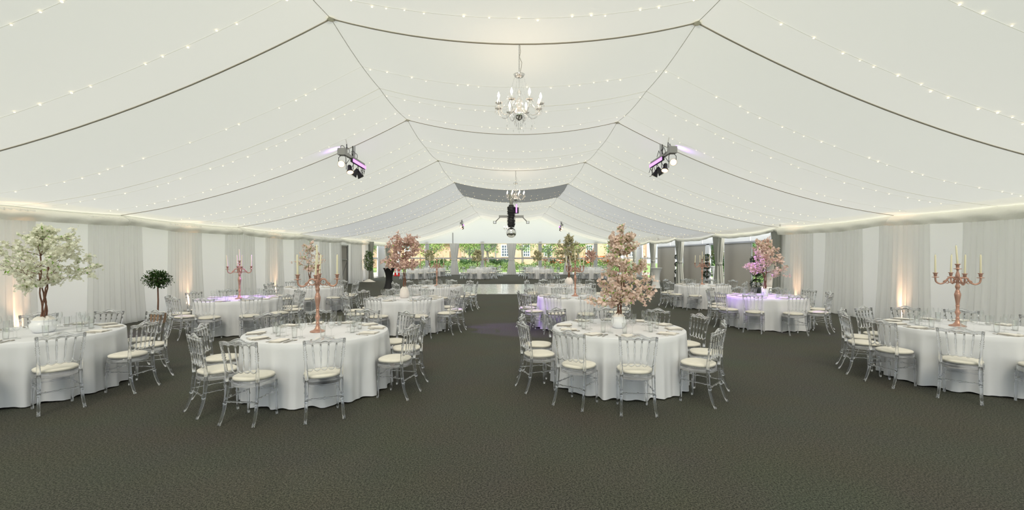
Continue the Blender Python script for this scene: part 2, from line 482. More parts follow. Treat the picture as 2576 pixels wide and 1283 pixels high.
# end wall: glazing, mullion posts, rail and gable cloth
YE = 43.1
bays = [-10.7, -7.73, -5.15, -2.58, .1, 2.80, 5.30, 7.98, 10.7]
for a, b in zip(bays[:-1], bays[1:]):
    window(a, b, YE, YE, .04, 3.0, (1.46,), .06, 'steel')
for x in bays[1:-1:2]:
    post(x, YE-.1, .3, 3.1, 'steel')
def gable_fn(u, v):
    x = -10.9+21.8*u
    s = 0 if x < EL[0] else (x-EL[0])/(KL[0]-EL[0]) if x < KL[0] else 1+(x-KL[0])/(KR[0]-KL[0]) if x < KR[0] else min(2+(x-KR[0])/(ER[0]-KR[0]), 2.999)
    zt = ceil_pt(YB[-1], s).z+.25
    zb = 2.90 - .03*sin(pi*((u*4) % 1)) 
    return (x, YE-.25 - .1*sin(pi*v), zb+(zt-zb)*v)
mb = MB(); mb.grid(gable_fn, 60, 8); struct(mb, 'wall_back', M['gable'])
for x in (-5.3, 5.45):
    mb = MB(); mb.box(x-.05, x+.05, YE-.42, YE-.36, 2.9, 3.9); n += 1; struct(mb, 'trim_%d' % n, M['lining_grey'])
mb = MB(); mb.box(-10.8, 10.8, YE-.3, YE-.26, 2.88, 2.93); n += 1; struct(mb, 'trim_%d' % n, M['lining'])

# floor
mb = MB(); mb.box(-10.9, 10.9, YB[0], 43.3, -.1, 0); struct(mb, 'floor', M['carpet'])
mb = MB(); nx, ny = 9, 9
for i in range(nx):
    for j in range(ny):
        mb.box(-3.55+i*.8+.003, -3.55+(i+1)*.8-.003, 21.1+j*.8+.003, 21.1+(j+1)*.8-.003, .0, .028)
o = mb.build('dance_floor', M['star']); tag(o, 'glossy white starlit dance floor of square tiles in the grey carpet', 'dance floor')
mb = MB()
for a in ((-3.62, 3.72, 21.03, 21.1), (-3.62, 3.72, 28.3, 28.37), (-3.62, -3.55, 21.1, 28.3), (3.65, 3.72, 21.1, 28.3)):
    mb.box(*a, 0, .022)
mb.build('edging', M['chrome'], o)

# sheer voile drapes on the lined walls, uplighters behind them
uplit = []
def drape(side, y0, y1, z1, mat, name, label, group, spread=1.0, folds=None, x=None, amp=.035):
    xx = x if x is not None else side*10.02
    nf = folds or max(4, int((y1-y0)*7)); rr = random.Random(int(y0*97)+int(side)); ph = rr.random()*6
    def fn(u, v):
        yc = (y0+y1)/2; w = (y1-y0)*(1+.12*spread*v*v)
        y = yc+(u-.5)*w
        a = amp*(.6+.5*v)
        xo = a*sin(2*pi*nf*u+ph) + a*.5*sin(2*pi*nf*.37*u+2*ph)
        return (xx - side*(.05*v*v + xo) , y, z1-(z1-.015)*v)
    mb = MB(); mb.grid(fn, nf*8, 10)
    o = mb.build(name, mat); tag(o, label, 'drape', group); return o
lw = 'left wall'; G = 'voile drapes on the side walls'
nm = ['nearest', 'second', 'third', 'fourth', 'fifth', 'sixth']
for i, (a, b, gl) in enumerate(((9.0, 9.75, 1), (10.95, 12.55, 0), (13.55, 15.0, 1), (16.25, 18.1, 0), (18.9, 20.3, 1), (21.4, 23.2, 0), (24.3, 25.6, 0), (25.9, 27.4, 0))):
    drape(-1, a, b, 2.74, M['sheer'], 'voile_drape', ('warm uplit' if gl else 'unlit white') + ' voile drape on the left wall, %s from the camera' % (nm+['seventh','eighth'])[i], G)
    if gl: uplit.append((-1, (a+b)/2))
for i, (a, b, gl) in enumerate(((8.6, 10.2, 0), (11.0, 12.5, 1), (13.1, 14.6, 0), (15.2, 17.0, 1))):
    drape(1, a, b, 2.74, M['sheer'], 'voile_drape', ('warm uplit' if gl else 'unlit white') + ' voile drape on the right wall, %s from the camera' % nm[i], G)
    if gl: uplit.append((1, (a+b)/2))
drape(-1, 29.0, 31.2, 2.74, M['wall'], 'lining_drape', 'white lining drape pulled back beside the grey door', None, 1.2)
drape(-1, 31.9, 33.1, 2.74, M['wall'], 'lining_drape', 'white lining drape hanging behind the potted ficus', None, 1.2)
uplit.append((-1, 31.7))
# skirting where the lining meets the carpet
for sx, nme in ((-1, 'baseboard_left'), (1, 'baseboard_right')):
    x = XL if sx < 0 else XR
    mb = MB()
    def fn(u, v, x=x, sx=sx):
        y = YB[1]+u*((28.2 if sx < 0 else 17.2)-YB[1])
        return (x - sx*(.03+.10*v + .012*sin(y*9)*v), y, .05*(1-v)**2+.006+.004*sin(y*23))
    mb.grid(fn, 160, 3); struct(mb, nme, M['wall'])
# uplighters
upproto = None
for i, (sx, y) in enumerate(uplit):
    lab = 'small black uplighter can on the floor behind the %s warm drape of the %s wall' % (nm[[s for s, _ in uplit[:i]].count(sx)], 'left' if sx < 0 else 'right')
    x = sx*10.06
    if upproto is None:
        upproto = thing('uplighter', lab, 'uplighter', (x, y, 0), 0, 'uplighters behind the drapes')
        mb = MB(); mb.lathe([(.028, 0), (.03, .02), (.03, .09), (.026, .10)], 12); mb.build('housing', M['black'], upproto)
        mb = MB(); mb.lathe([(.001, .102), (.024, .1025)], 12); mb.build('lens', M['warmlens'], upproto)
    else: dup(upproto, (x, y, 0), 0, lab)
    ld = bpy.data.lights.new('uplight', 'SPOT'); ld.energy = 260; ld.color = (1, .58, .33); ld.spot_size = radians(34); ld.spot_blend = .8; ld.shadow_soft_size = .04
    lo = bpy.data.objects.new('uplight', ld); C.objects.link(lo); lo.location = (sx*9.93, y, .13)
    d = Vector((sx*.16, 0, 1)); lo.rotation_euler = (-d).to_track_quat('Z', 'Y').to_euler()

# tied curtains at the posts
def tied_curtain(x, y, ang, label, h=2.82, w=.62, group='tied grey curtains at the posts', mat='curtain'):
    t = thing('tied_curtain', label, 'curtain', (x, y, 0), ang, group)
    mb = MB(); nf = 9
    def width(z):
        if z > 1.42: return w*(.56+.44*((z-1.42)/(h-1.42))**.8)
        return w*(.56+.44*((1.42-z)/1.42)**.9)
    def fn(u, v):
        z = h-(h-.02)*v; wd = width(z)
        a = 2*pi*u
        rr = 1+.16*sin(a*nf+2*sin(3*v)) 
        return (wd/2*cos(a)*rr, wd*.26*sin(a)*rr, z)
    mb.grid(fn, nf*10, 14); mb.build('curtain_cloth', M[mat], t)
    mb = MB()
    wd = width(1.42)
    mb.grid(lambda u, v: (wd*.5*1.22*cos(2*pi*u), wd*.26*1.3*sin(2*pi*u), 1.36+.10*v), 30, 2); mb.build('tie_band', M[mat], t)
    return t
for i, y in enumerate((17.3, 22.35, 27.5, 32.65)):
    tied_curtain(10.12, y, pi/2, 'tied grey curtain at the %s post of the right glazed wall' % ['nearest', 'second', 'third', 'fourth'][i], 2.74 if i else 2.74, .78)
tied_curtain(10.2, 37.8, pi/2, 'tied grey curtain at the last post of the right glazed wall')
tied_curtain(-10.0, 33.0, pi/2, 'tied grey curtain beside the potted ficus on the left', 2.78, .8)
tied_curtain(-10.05, 37.8, pi/2, 'tied grey curtain beside the red extinguishers on the left', 2.78, .8)
for x, d in ((-5.15, 'left of the middle of'), (.13, 'in the middle of'), (5.35, 'right of the middle of')):
    tied_curtain(x, YE-.45, 0, 'tied pale curtain %s the glazed end wall' % d, 2.9, .8, mat='curtain_pale', group='tied pale curtains of the end wall')
for sx in (-1, 1): tied_curtain(sx*10.3, YE-.6, 0, 'tied pale curtain in the %s corner of the end wall' % ('left' if sx < 0 else 'right'), 2.9, .5, mat='curtain_pale', group='tied pale curtains of the end wall')

# lit exit sign
o = thing('exit_sign', 'small green running man exit sign over the glazed end door', 'sign', (-9.22, YE-.5, 2.46))
mb = MB(); mb.box(-.2, .2, -.02, .02, 0, .26); mb.build('sign_panel', M['green_sign'], o)
mb = MB(); mb.ball((.02, -.024, .20), .022, 8, 5, (1, .2, 1))
mb.tube([(.02, -.024, .17), (-.01, -.024, .11), (.04, -.024, .04)], .012, 5); mb.tube([(-.01, -.024, .11), (-.06, -.024, .05)], .012, 5)
mb.tube([(.015, -.024, .16), (.07, -.024, .13)], .009, 5); mb.tube([(.015, -.024, .16), (-.04, -.024, .14)], .009, 5)
mb.box(-.17, -.09, -.026, -.02, .03, .22); mb.build('pictogram', M['white_sign'], o)
mb = MB(); mb.box(-.012, .012, -.01, .01, .26, .62); mb.build('hanger', M['greymetal'], o)
# ================================================================== CHAIR
def seat_outline(sx=1.0, sy=1.0, n=40):
    pts = []
    for i in range(n):
        a = 2*pi*i/n
        cx, cy = cos(a), sin(a)
        x = .206*math.copysign(abs(cx)**.72, cx); y = .202*math.copysign(abs(cy)**.80, cy)
        if y < 0: x *= 1-.10*(-y/.2)
        pts.append((x*sx, y*sy))
    return pts
ring_mid = [(0, .0115), (.18, .0105), (.30, .010), (.33, .017), (.36, .010), (.39, .018), (.42, .010), (.45, .018), (.48, .0095), (.51, .016), (.54, .009), (.60, .012), (.8, .0105), (1, .0115)]
def build_chair():
    m = {}
    mb = MB(); mb.prism(seat_outline(1.0, 1.0), .385, .446); m['seat_frame'] = (mb.mesh('seat_frame', M['acr']),)
    mb = MB(); o = seat_outline(.96, .96); mb.prism(o, .448, .472, .026, 4, .985); m['seat_pad'] = (mb.mesh('seat_pad', M['pad']),)
    legs = []
    for sx in (-1, 1):
        mb = MB()
        pts = []; 
        for i in range(9):
            t = i/8; z = .44*(1-t)
            pts.append((sx*(.176+.018*t*t), -.178-.022*t-.075*t*t*t, z))
        mb.tube(pts, [.021, .021, .02, .019, .018, .017, .016, .015, .016], 8)
        mb.lathe([(.018, 0), (.021, .012), (.018, .024)], 8, (sx*.193, -.262, .17)) if False else None
        mb.ball((sx*.181, -.207, .215), .021, 8, 5)
        legs.append(mb.mesh('leg', M['acr']))
        mb = MB()
        mb.turned((sx*.168, .140, .39), (sx*.172, .150, 0), [(0, .019), (.08, .014), (.13, .022), (.18, .014), (.24, .022), (.29, .015), (.40, .016), (.44, .021), (.48, .015), (.9, .0135), (1, .0145)], 8)
        legs.append(mb.mesh('leg', M['acr']))
    m['leg'] = tuple(legs)
    posts = []
    for sx in (-1, 1):
        p = [Vector((sx*.177, -.180, .44)), Vector((sx*.181, -.186, .56)), Vector((sx*.188, -.202, .68)), Vector((sx*.197, -.222, .79)), Vector((sx*.204, -.238, .875))]
        prof = [(0, .020), (.12, .019), (.25, .0165), (.40, .013), (.46, .013), (.485, .020), (.51, .012), (.54, .021), (.57, .012), (.60, .021), (.63, .012), (.66, .020), (.69, .0125), (.8, .0145), (1, .015)]
        def at(t):
            q = t*4; i = min(int(q), 3); return p[i].lerp(p[i+1], q-i)
        mb = MB(); mb.tube([at(t) for t, r in prof], [r for t, r in prof], 8)
        posts.append(mb.mesh('back_post', M['acr']))
    m['back_post'] = tuple(posts)
    # camel backed top rail with a scalloped lower edge, and scalloped lower rail
    def rail(top, bot, yfun, xw, n=60, th=.015):
        mb = MB(); ring = []
        for i in range(n+1):
            t = i/n; x = -xw(0)+2*xw(0)*t
            ring.append((x, top(t), bot(t)))
        for i, (x, zt, zb) in enumerate(ring):
            for z in (zt, zb):
                y = yfun(z)
                for dy in (-th/2, th/2): mb.v.append((x, y+dy, z))
        for i in range(n):
            a = i*4; b = a+4
            mb.face([a, a+1, b+1, b]); mb.face([a+1, a+3, b+3, b+1]); mb.face([a+3, a+2, b+2, b+3]); mb.face([a+2, a, b, b+2])
        mb.face([0, 2, 3, 1], False); q = n*4; mb.face([q, q+1, q+3, q+2], False)
        return mb
    yb = lambda z: -.180-.058*((z-.44)/.435)
    def hump(t):
        s = abs(t-.5)*2
        return .872 + (.042*(.5+.5*cos(pi*min(s/.62, 1))) if s < .62 else 0) + (.008*sin(pi*(s-.62)/.38) if s > .62 else 0)
    def scal(t): return abs(sin(5*pi*t))**.6
    mb = rail(hump, lambda t: hump(t)-.013, yb, lambda z: .211)
    mb2 = rail(lambda t: .835+.016*scal(t), lambda t: .815+.022*scal(t), yb, lambda z: .203)
    for src in (mb2,):
        b = len(mb.v); mb.v += src.v
        for f, s_ in zip(src.f, src.sm): mb.face([b+i for i in f], s_)
    mb3 = rail(lambda t: hump(t)-.012, lambda t: .832+.016*scal(t), yb, lambda z: .206, th=.006)
    b = len(mb.v); mb.v += mb3.v
    for f, s_ in zip(mb3.f, mb3.sm): mb.face([b+i for i in f], s_)
    m['top_rail'] = (mb.mesh('top_rail', M['acr']),)
    mb = rail(lambda t: .575-.028*scal(t), lambda t: .563-.030*scal(t), yb, lambda z: .180)
    m['lower_rail'] = (mb.mesh('lower_rail', M['acr']),)
    sp = []
    for k in (1, 2, 3, 4):
        t = k/5
        xt = -.203+.406*t; xb = -.165+.33*t
        mb = MB(); mb.turned((xt, yb(.828), .828), (xb, yb(.566), .566), [(a, r*.78) for a, r in ring_mid], 8)
        sp.append(mb.mesh('spindle', M['acr']))
    m['spindle'] = tuple(sp)
    st = []
    prof = [(0, .010), (.12, .008), (.15, .014), (.18, .008), (.45, .008), (.5, .015), (.55, .008), (.82, .008), (.85, .014), (.88, .008), (1, .010)]
    for a, b in (((-.18, -.206, .235), (.18, -.206, .235)), ((-.17, .143, .29), (.17, .143, .29)), ((-.178, -.2, .265), (-.168, .143, .265)), ((.178, -.2, .265), (.168, .143, .265)), ):
        mb = MB(); mb.turned(a, b, prof, 6); st.append(mb.mesh('stretcher', M['acr']))
    m['stretcher'] = tuple(st)
    return m
CH = build_chair()
def small_chair_meshes():
    """far chairs: the clear frame in one mesh"""
    mb = MB()
    mb.prism(seat_outline(1, 1, 20), .40, .446)
    for sx in (-1, 1):
        mb.tube([(sx*.205, -.24, .88), (sx*.19, -.205, .66), (sx*.177, -.18, .44), (sx*.182, -.2, .2), (sx*.194, -.245, 0)], [.014, .018, .02, .018, .014], 6)
        mb.tube([(sx*.168, .14, .40), (sx*.172, .15, 0)], [.017, .014], 6)
    mb.tube([(-.21+.42*i/12, -.238, .872+.035*sin(pi*i/12)) for i in range(13)], .012, 6)
    mb.tube([(-.2, -.232, .82), (.2, -.232, .82)], .010, 6); mb.tube([(-.18, -.196, .56), (.18, -.196, .56)], .009, 6)
    for k in (1, 2, 3, 4):
        t = k/5; mb.tube([(-.203+.406*t, -.232, .82), (-.165+.33*t, -.196, .56)], .009, 6)
    mb.tube([(-.18, -.206, .25), (.18, -.206, .25)], .009, 6)
    for sx in (-1, 1): mb.tube([(sx*.178, -.2, .26), (sx*.168, .143, .26)], .009, 6)
    return mb.mesh('chair_frame', M['acr'])
FARCH = small_chair_meshes()
HOURS = ['twelve', 'one', 'two', 'three', 'four', 'five', 'six', 'seven', 'eight', 'nine', 'ten', 'eleven']
def add_mesh(name, me, parent):
    o = bpy.data.objects.new(name, me); C.objects.link(o); o.parent = parent; return o
chair0 = None; far0 = None; CUR = {}
def place_chair(x, y, rz, label, group, far=False):
    global chair0, far0
    if far:
        if far0 is None:
            far0 = thing('acrylic_chair', label, 'chair', (x, y, 0), rz, group)
            add_mesh('chair_frame', FARCH, far0); add_mesh('seat_pad', CH['seat_pad'][0], far0); return far0
        return dup(far0, (x, y, 0), rz, label, group)
    if chair0 is None:
        chair0 = thing('acrylic_chair', label, 'chair', (x, y, 0), rz, group)
        for k, ms in CH.items():
            for me in ms: add_mesh(k, me, chair0)
        return chair0
    return dup(chair0, (x, y, 0), rz, label, group)

# ================================================================== TABLES
TR = .912; TH = .755
def cloth_mesh(seed, nth=320, nv=12):
    rr = random.Random(seed)
    comps = [(rr.choice([9, 11, 13, 14]), .9, rr.random()*6), (rr.choice([17, 19, 21, 23]), .8, rr.random()*6), (rr.choice([5, 6, 7]), .6, rr.random()*6), (29, .25, rr.random()*6)]
    def fold(a):
        s = sum(w*(1-2*abs(sin((k*a+p)/1.0+.6*sin(2*a+p)))**1.3) for k, w, p in comps2)
        return max(-1.3, min(1.0, s))
    comps2 = [(rr.choice([9, 10, 11]), .62, rr.random()*6), (rr.choice([6, 7]), .38, rr.random()*6), (17, .2, rr.random()*6)]
    mb = MB()
    b0 = 0
    mb.v.append((0, 0, TH+.006))
    prof = [('f', TR*.5, 0), ('f', TR-.05, 0), ('f', TR-.012, -.001), ('f', TR, -.010)]
    ringsv = []
    for kind, r, dz in prof:
        base = len(mb.v)
        for i in range(nth):
            a = 2*pi*i/nth; mb.v.append((r*cos(a), r*sin(a), TH+.006+dz))
        ringsv.append(base)
    for j in range(1, nv+1):
        t = j/nv; base = len(mb.v)
        for i in range(nth):
            a = 2*pi*i/nth; f = fold(a)
            r = TR + .004 + .022*t + (.052*f)*min(1, t*1.6)**.7*(.6+.4*t)
            z = TH - .004 - (TH-.02+.008*f)*t if True else 0
            mb.v.append((r*cos(a), r*sin(a), max(z, .012)))
        ringsv.append(base)
    for i in range(nth): mb.face([0, ringsv[0]+i, ringsv[0]+(i+1) % nth])
    for a, b in zip(ringsv[:-1], ringsv[1:]):
        for i in range(nth):
            i2 = (i+1) % nth; mb.face([a+i, b+i, b+i2, a+i2])
    return mb.mesh('tablecloth', M['cloth'])
CLOTHS = [cloth_mesh(s) for s in (1, 2, 3)]
FARCLOTH = cloth_mesh(7, 180, 6)
def make_table():
    a = MB(); a.lathe([(.88, .715), (.895, .72), (.895, .745), (.88, .75)], 40)
    top = a.mesh('tabletop', M['wood'])
    legs = []
    for sx, sy in ((-1, -1), (1, -1), (1, 1), (-1, 1)):
        mb = MB(); mb.tube([(sx*.5, sy*.5, .715), (sx*.52, sy*.52, 0)], .016, 8); legs.append(mb.mesh('leg', M['black']))
    return top, legs
TOPM, LEGM = make_table(); table0 = None

# glassware, cutlery, napkins
def gl_wine():
    mb = MB(); mb.lathe([(.033, 0), (.034, .002), (.008, .006), (.0045, .012), (.004, .085), (.012, .094), (.030, .112), (.039, .138), (.038, .165), (.032, .195)], 16, cap=False); mb.v = [(a*1.1, b*1.1, c*1.08) for a, b, c in mb.v]; return mb.mesh('wine_glass', M['glass'])
def gl_flute():
    mb = MB(); mb.lathe([(.029, 0), (.030, .002), (.007, .006), (.004, .012), (.0038, .075), (.010, .088), (.020, .115), (.025, .150), (.0255, .185), (.024, .215)], 14, cap=False); return mb.mesh('champagne_flute', M['glass'])
def gl_tumbler():
    mb = MB(); mb.lathe([(.001, .004), (.026, .004), (.027, 0), (.0285, .01), (.031, .075), (.033, .14)], 16, cap=False)
    mb.lathe([(.001, .010), (.0255, .011), (.0285, .075), (.031, .139)], 16, cap=False); return mb.mesh('tumbler', M['glass'])
def m_napkin():
    mb = MB()
    def sheet(z, w, l, t, dx):
        def fn(u, v): return (dx+(u-.5)*w, (v-.5)*l, z + t*(1-(2*u-1)**8)*(1-(2*v-1)**8) + .0015*sin(9*u+5*v))
        mb.grid(fn, 8, 10)
    for k in range(4): 
        sheet(.001+.005*k, .150-.004*k, .225-.006*k, .006, .002*k)
    return mb.mesh('folded_napkin', M['napkin'])
def m_knife():
    mb = MB(); mb.tube([(0, -.105, .004), (0, -.02, .004)], [.0055, .0045], 6, flat=.5)
    mb.box(-.007, .006, -.02, .10, .002, .0045); return mb.mesh('knife', M['cutlery'])
def m_fork():
    mb = MB(); mb.tube([(0, -.10, .004), (0, .02, .006), (0, .04, .004)], [.006, .003, .008], 6, flat=.5)
    for k in range(4): mb.tube([(-.009+.006*k, .04, .004), (-.009+.006*k, .09, .006)], .0016, 4)
    mb.box(-.011, .011, .036, .046, .003, .006)
    return mb.mesh('fork', M['cutlery'])
def m_spoon():
    mb = MB(); mb.tube([(0, -.10, .004), (0, .04, .006)], [.006, .003], 6, flat=.5)
    mb.ball((0, .066, .006), .017, 10, 6, (1, 1.6, .3)); return mb.mesh('spoon', M['cutlery'])
WARE = dict(wine=gl_wine(), flute=gl_flute(), tumbler=gl_tumbler(), napkin=m_napkin(), knife=m_knife(), fork=m_fork(), spoon=m_spoon())
def ware(key, name, x, y, z, rz, label, cat, group):
    o = bpy.data.objects.new(name, WARE[key]); C.objects.link(o); o.location = (x, y, z); o.rotation_euler = (0, 0, rz)
    tag(o, label, cat, group); return o

def hours_for(angs):
    used = {}; out = []
    for a in angs:
        h = int(round((90-a)/30.0)) % 12
        k = 0
        while h in used and k < 12: h = (h+1) % 12; k += 1
        used[h] = 1; out.append(HOURS[h])
    return out

def table(x, y, angs, desc, far=False, seed=0, ground=None):
    """desc: how one finds this table in the photo"""
    global table0
    rr = random.Random(seed*31+5)
    lab = 'banquet table under the cloth of the ' + desc
    if table0 is None:
        table0 = thing('banquet_table', lab, 'table', (x, y, 0), 0, 'round banquet tables')
        add_mesh('tabletop', TOPM, table0)
        for l in LEGM: add_mesh('leg', l, table0)
    else: dup(table0, (x, y, 0), rr.random()*3, lab)
    o = bpy.data.objects.new('tablecloth', FARCLOTH if far else CLOTHS[seed % 3]); C.objects.link(o)
    o.location = (x, y, 0); o.rotation_euler = (0, 0, rr.random()*6)
    tag(o, 'white floor-length cloth of the ' + desc, 'tablecloth', 'white round tablecloths')
    hs = hours_for(angs)
    z = TH+.0065
    for a, h in zip(angs, hs):
        ar = radians(a); j = 0 if not far else 0
        rc = 1.165+rr.uniform(-.012, .03)
        cx, cy = x+rc*cos(ar), y+rc*sin(ar)
        rz = ar+pi/2+radians(rr.uniform(-5, 5))
        place_chair(cx, cy, rz, "clear acrylic chair at %s o'clock of the %s" % (h, desc), 'chairs of the ' + desc, far)
    for i in range(len(angs)):
        a = angs[i]; ar = radians(a); h = hs[i]; u = Vector((cos(ar), sin(ar))); w = Vector((-u.y, u.x))
        def pt(r, s): q = u*r+w*s; return x+q.x, y+q.y
        rz = ar+pi/2
        pl = "at %s o'clock on the %s" % (h, desc)
        nx_, ny_ = pt(.76, rr.uniform(-.02, .02)); tilt = rr.uniform(-.5, .5)
        if far:
            q = pt(.55, .12); ware('wine', 'wine_glass', q[0], q[1], z, 0, 'clear wine glass ' + pl, 'wine glass', 'wine glasses on the ' + desc)
            continue
        ware('napkin', 'folded_napkin', nx_, ny_, z, rz+tilt, 'folded white napkin ' + pl, 'napkin', 'napkins on the ' + desc)
        q = pt(.75, -.115); ware('fork', 'fork', q[0], q[1], z, rz+rr.uniform(-.2, .2), 'steel fork ' + pl, 'fork', 'forks on the ' + desc)
        q = pt(.75, .105); ware('knife', 'knife', q[0], q[1], z, rz+rr.uniform(-.1, .1), 'steel knife ' + pl, 'knife', 'knives on the ' + desc)
        q = pt(.75, .145); ware('spoon', 'spoon', q[0], q[1], z, rz+rr.uniform(-.1, .1), 'steel spoon ' + pl, 'spoon', 'spoons on the ' + desc)
        jx = rr.uniform(-.02, .02)
        q = pt(.52, .11+jx); ware('wine', 'wine_glass', q[0], q[1], z, 0, 'clear wine glass ' + pl, 'wine glass', 'wine glasses on the ' + desc)
        q = pt(.44, .03+jx); ware('flute', 'champagne_flute', q[0], q[1], z, 0, 'slim champagne flute ' + pl, 'flute', 'champagne flutes on the ' + desc)
        q = pt(.53, .01+jx); ware('tumbler', 'tumbler', q[0], q[1], z, 0, 'straight clear tumbler ' + pl, 'tumbler', 'tumblers on the ' + desc)

# ================================================================== CANDELABRA
def build_candelabra():
    m = {}
    mb = MB()
    mb.lathe([(.095, 0), (.098, .006), (.094, .014), (.085, .018), (.055, .028), (.034, .05), (.024, .08), (.019, .105), (.028, .115), (.019, .125), (.017, .15), (.03, .19), (.034, .2), (.026, .215), (.019, .25), (.02, .28), (.023, .30), (.020, .31)], 24)
    m['base'] = [(mb.mesh('base', M['copper']), None)]
    mb = MB()
    mb.lathe([(.020, .31), (.022, .34), (.032, .41), (.038, .455), (.034, .48), (.026, .49), (.030, .50), (.026, .505), (.018, .53), (.027, .56), (.029, .575), (.020, .60), (.017, .62), (.017, .66), (.034, .665), (.034, .675), (.016, .68), (.020, .70), (.026, .73), (.020, .76), (.012, .79), (.014, .81), (.016, .82), (.046, .825), (.046, .83), (.014, .835), (.020, .85), (.018, .87), (.024, .885), (.034, .893), (.034, .9), (.016, .9)], 20)
    m['column'] = [(mb.mesh('column', M['copper']), None)]
    arms = []; 
    for k in range(4):
        a = radians(45+90*k) + radians(-28); ca, sa = cos(a), sin(a)
        mb = MB(); path = [(.025, .665), (.05, .70), (.085, .705), (.11, .68), (.135, .635), (.175, .61), (.205, .612), (.235, .635), (.245, .675), (.245, .70)]
        # smooth
        pts = []
        for i in range(len(path)-1):
            p0 = path[max(i-1, 0)]; p1 = path[i]; p2 = path[i+1]; p3 = path[min(i+2, len(path)-1)]
            for q in range(4):
                t = q/4
                f = lambda A, B, Cc, D: .5*((2*B)+(-A+Cc)*t+(2*A-5*B+4*Cc-D)*t*t+(-A+3*B-3*Cc+D)*t**3)
                pts.append((f(p0[0], p1[0], p2[0], p3[0]), f(p0[1], p1[1], p2[1], p3[1])))
        pts.append(path[-1])
        mb.tube([(r*ca, r*sa, z) for r, z in pts], .0115, 8)
        sc = [(.12+.034*cos(t)*(1-t/9), .652+.034*sin(t)*(1-t/9)) for t in [i*.45 for i in range(13)]]
        mb.tube([(r*ca, r*sa, z-.02) for r, z in sc], [.009-.0004*i for i in range(13)], 6)
        mb.tube([(.03*ca, .03*sa, .65), (.06*ca, .06*sa, .625), (.09*ca, .09*sa, .632)], [.008, .009, .008], 6)
        cup = MB(); cup.lathe([(.010, .695), (.040, .700), (.043, .706), (.012, .708), (.014, .72), (.021, .73), (.018, .745), (.024, .758), (.032, .764), (.031, .769), (.015, .768)], 16, (.245*ca, .245*sa, 0))
        arms.append((mb.mesh('arm', M['copper']), cup.mesh('candle_cup', M['copper'])))
    m['arm'] = arms
    return m
CAND = build_candelabra()
mb = MB(); mb.lathe([(.0115, 0), (.0125, .004), (.0105, .25), (.007, .268), (.002, .274)], 12); CANDLE = mb.mesh('candle', M['wax'])
mb = MB(); mb.tube([(0, 0, .272), (.001, 0, .283)], .0012, 5); WICK = mb.mesh('wick', M['wick'])
cand0 = None; candle0 = None
ARMW = ['left rear', 'left front', 'right front', 'right rear']
def candelabra(x, y, rz, desc, tilt=False):
    global cand0, candle0
    z = TH+.0065
    lab = 'five-armed rose copper candelabra on the ' + desc
    if cand0 is None:
        cand0 = thing('candelabra', lab, 'candelabra', (x, y, z), rz, 'copper candelabra centrepieces')
        for k in ('base', 'column'): add_mesh(k, CAND[k][0][0], cand0)
        for a, c in CAND['arm']: ao = add_mesh('arm', a, cand0); add_mesh('candle_cup', c, ao)
    else: dup(cand0, (x, y, z), rz, lab)
    rr = random.Random(int(x*100))
    for k in range(5):
        a = radians(45+90*(k-1))+radians(-28)+rz
        if k == 0: cx, cy, cz, w = x, y, z+.895, 'tallest central'
        else:
            cx, cy, cz = x+.245*cos(a), y+.245*sin(a), z+.762
            dx, dy = cos(a), sin(a)
            w = ('right ' if dx > 0 else 'left ')+('rear' if dy > 0 else 'front')
        lab = 'cream candle in %s cup on the %s' % (w, desc)
        if candle0 is None:
            candle0 = thing('candle', lab, 'candle', (cx, cy, cz), 0, 'candles in the candelabra')
            add_mesh('wax_stick', CANDLE, candle0); add_mesh('wick', WICK, candle0); o = candle0
        else: o = dup(candle0, (cx, cy, cz), 0, lab)
        if tilt: o.rotation_euler = (rr.uniform(-.06, .06), rr.uniform(-.07, .07), 0)

# ================================================================== BLOSSOM TREES
def petal_flower(mb, c, size, rr):
    n = Vector((rr.gauss(0, 1), rr.gauss(0, 1), rr.gauss(.3, 1))).normalized()
    a = Vector((1, 0, 0)) if abs(n.x) < .8 else Vector((0, 1, 0))
    u = (a-n*a.dot(n)).normalized(); w = n.cross(u); k0 = rr.random()*6
    for k in range(5):
        t = k0+2*pi*k/5; d = u*cos(t)+w*sin(t); e = u*cos(t+pi/2)+w*sin(t+pi/2)
        b = len(mb.v); s = size*rr.uniform(.8, 1.15)
        mb.v += [tuple(c), tuple(c+d*s*.45+e*s*.36+n*s*.18), tuple(c+d*s*.86+e*s*.30+n*s*.34), tuple(c+d*s*.86-e*s*.30+n*s*.34), tuple(c+d*s*.45-e*s*.36+n*s*.18), tuple(c+d*s*.6+n*s*.12)]
        for q in range(4): mb.face([b+(q if q else 0), b+q+1, b+5])
        mb.face([b+4, b, b+5])
def leaf(mb, c, d, size, rr):
    d = d.normalized(); a = Vector((0, 0, 1)) if abs(d.z) < .9 else Vector((1, 0, 0))
    w = d.cross(a).normalized(); n = w.cross(d)
    b = len(mb.v); s = size
    mb.v += [tuple(c), tuple(c+d*s*.45+w*s*.28+n*s*.08), tuple(c+d*s), tuple(c+d*s*.45-w*s*.28+n*s*.08), tuple(c+d*s*.5-n*s*.03)]
    mb.face([b, b+1, b+4]); mb.face([b+1, b+2, b+4]); mb.face([b+2, b+3, b+4]); mb.face([b+3, b, b+4])

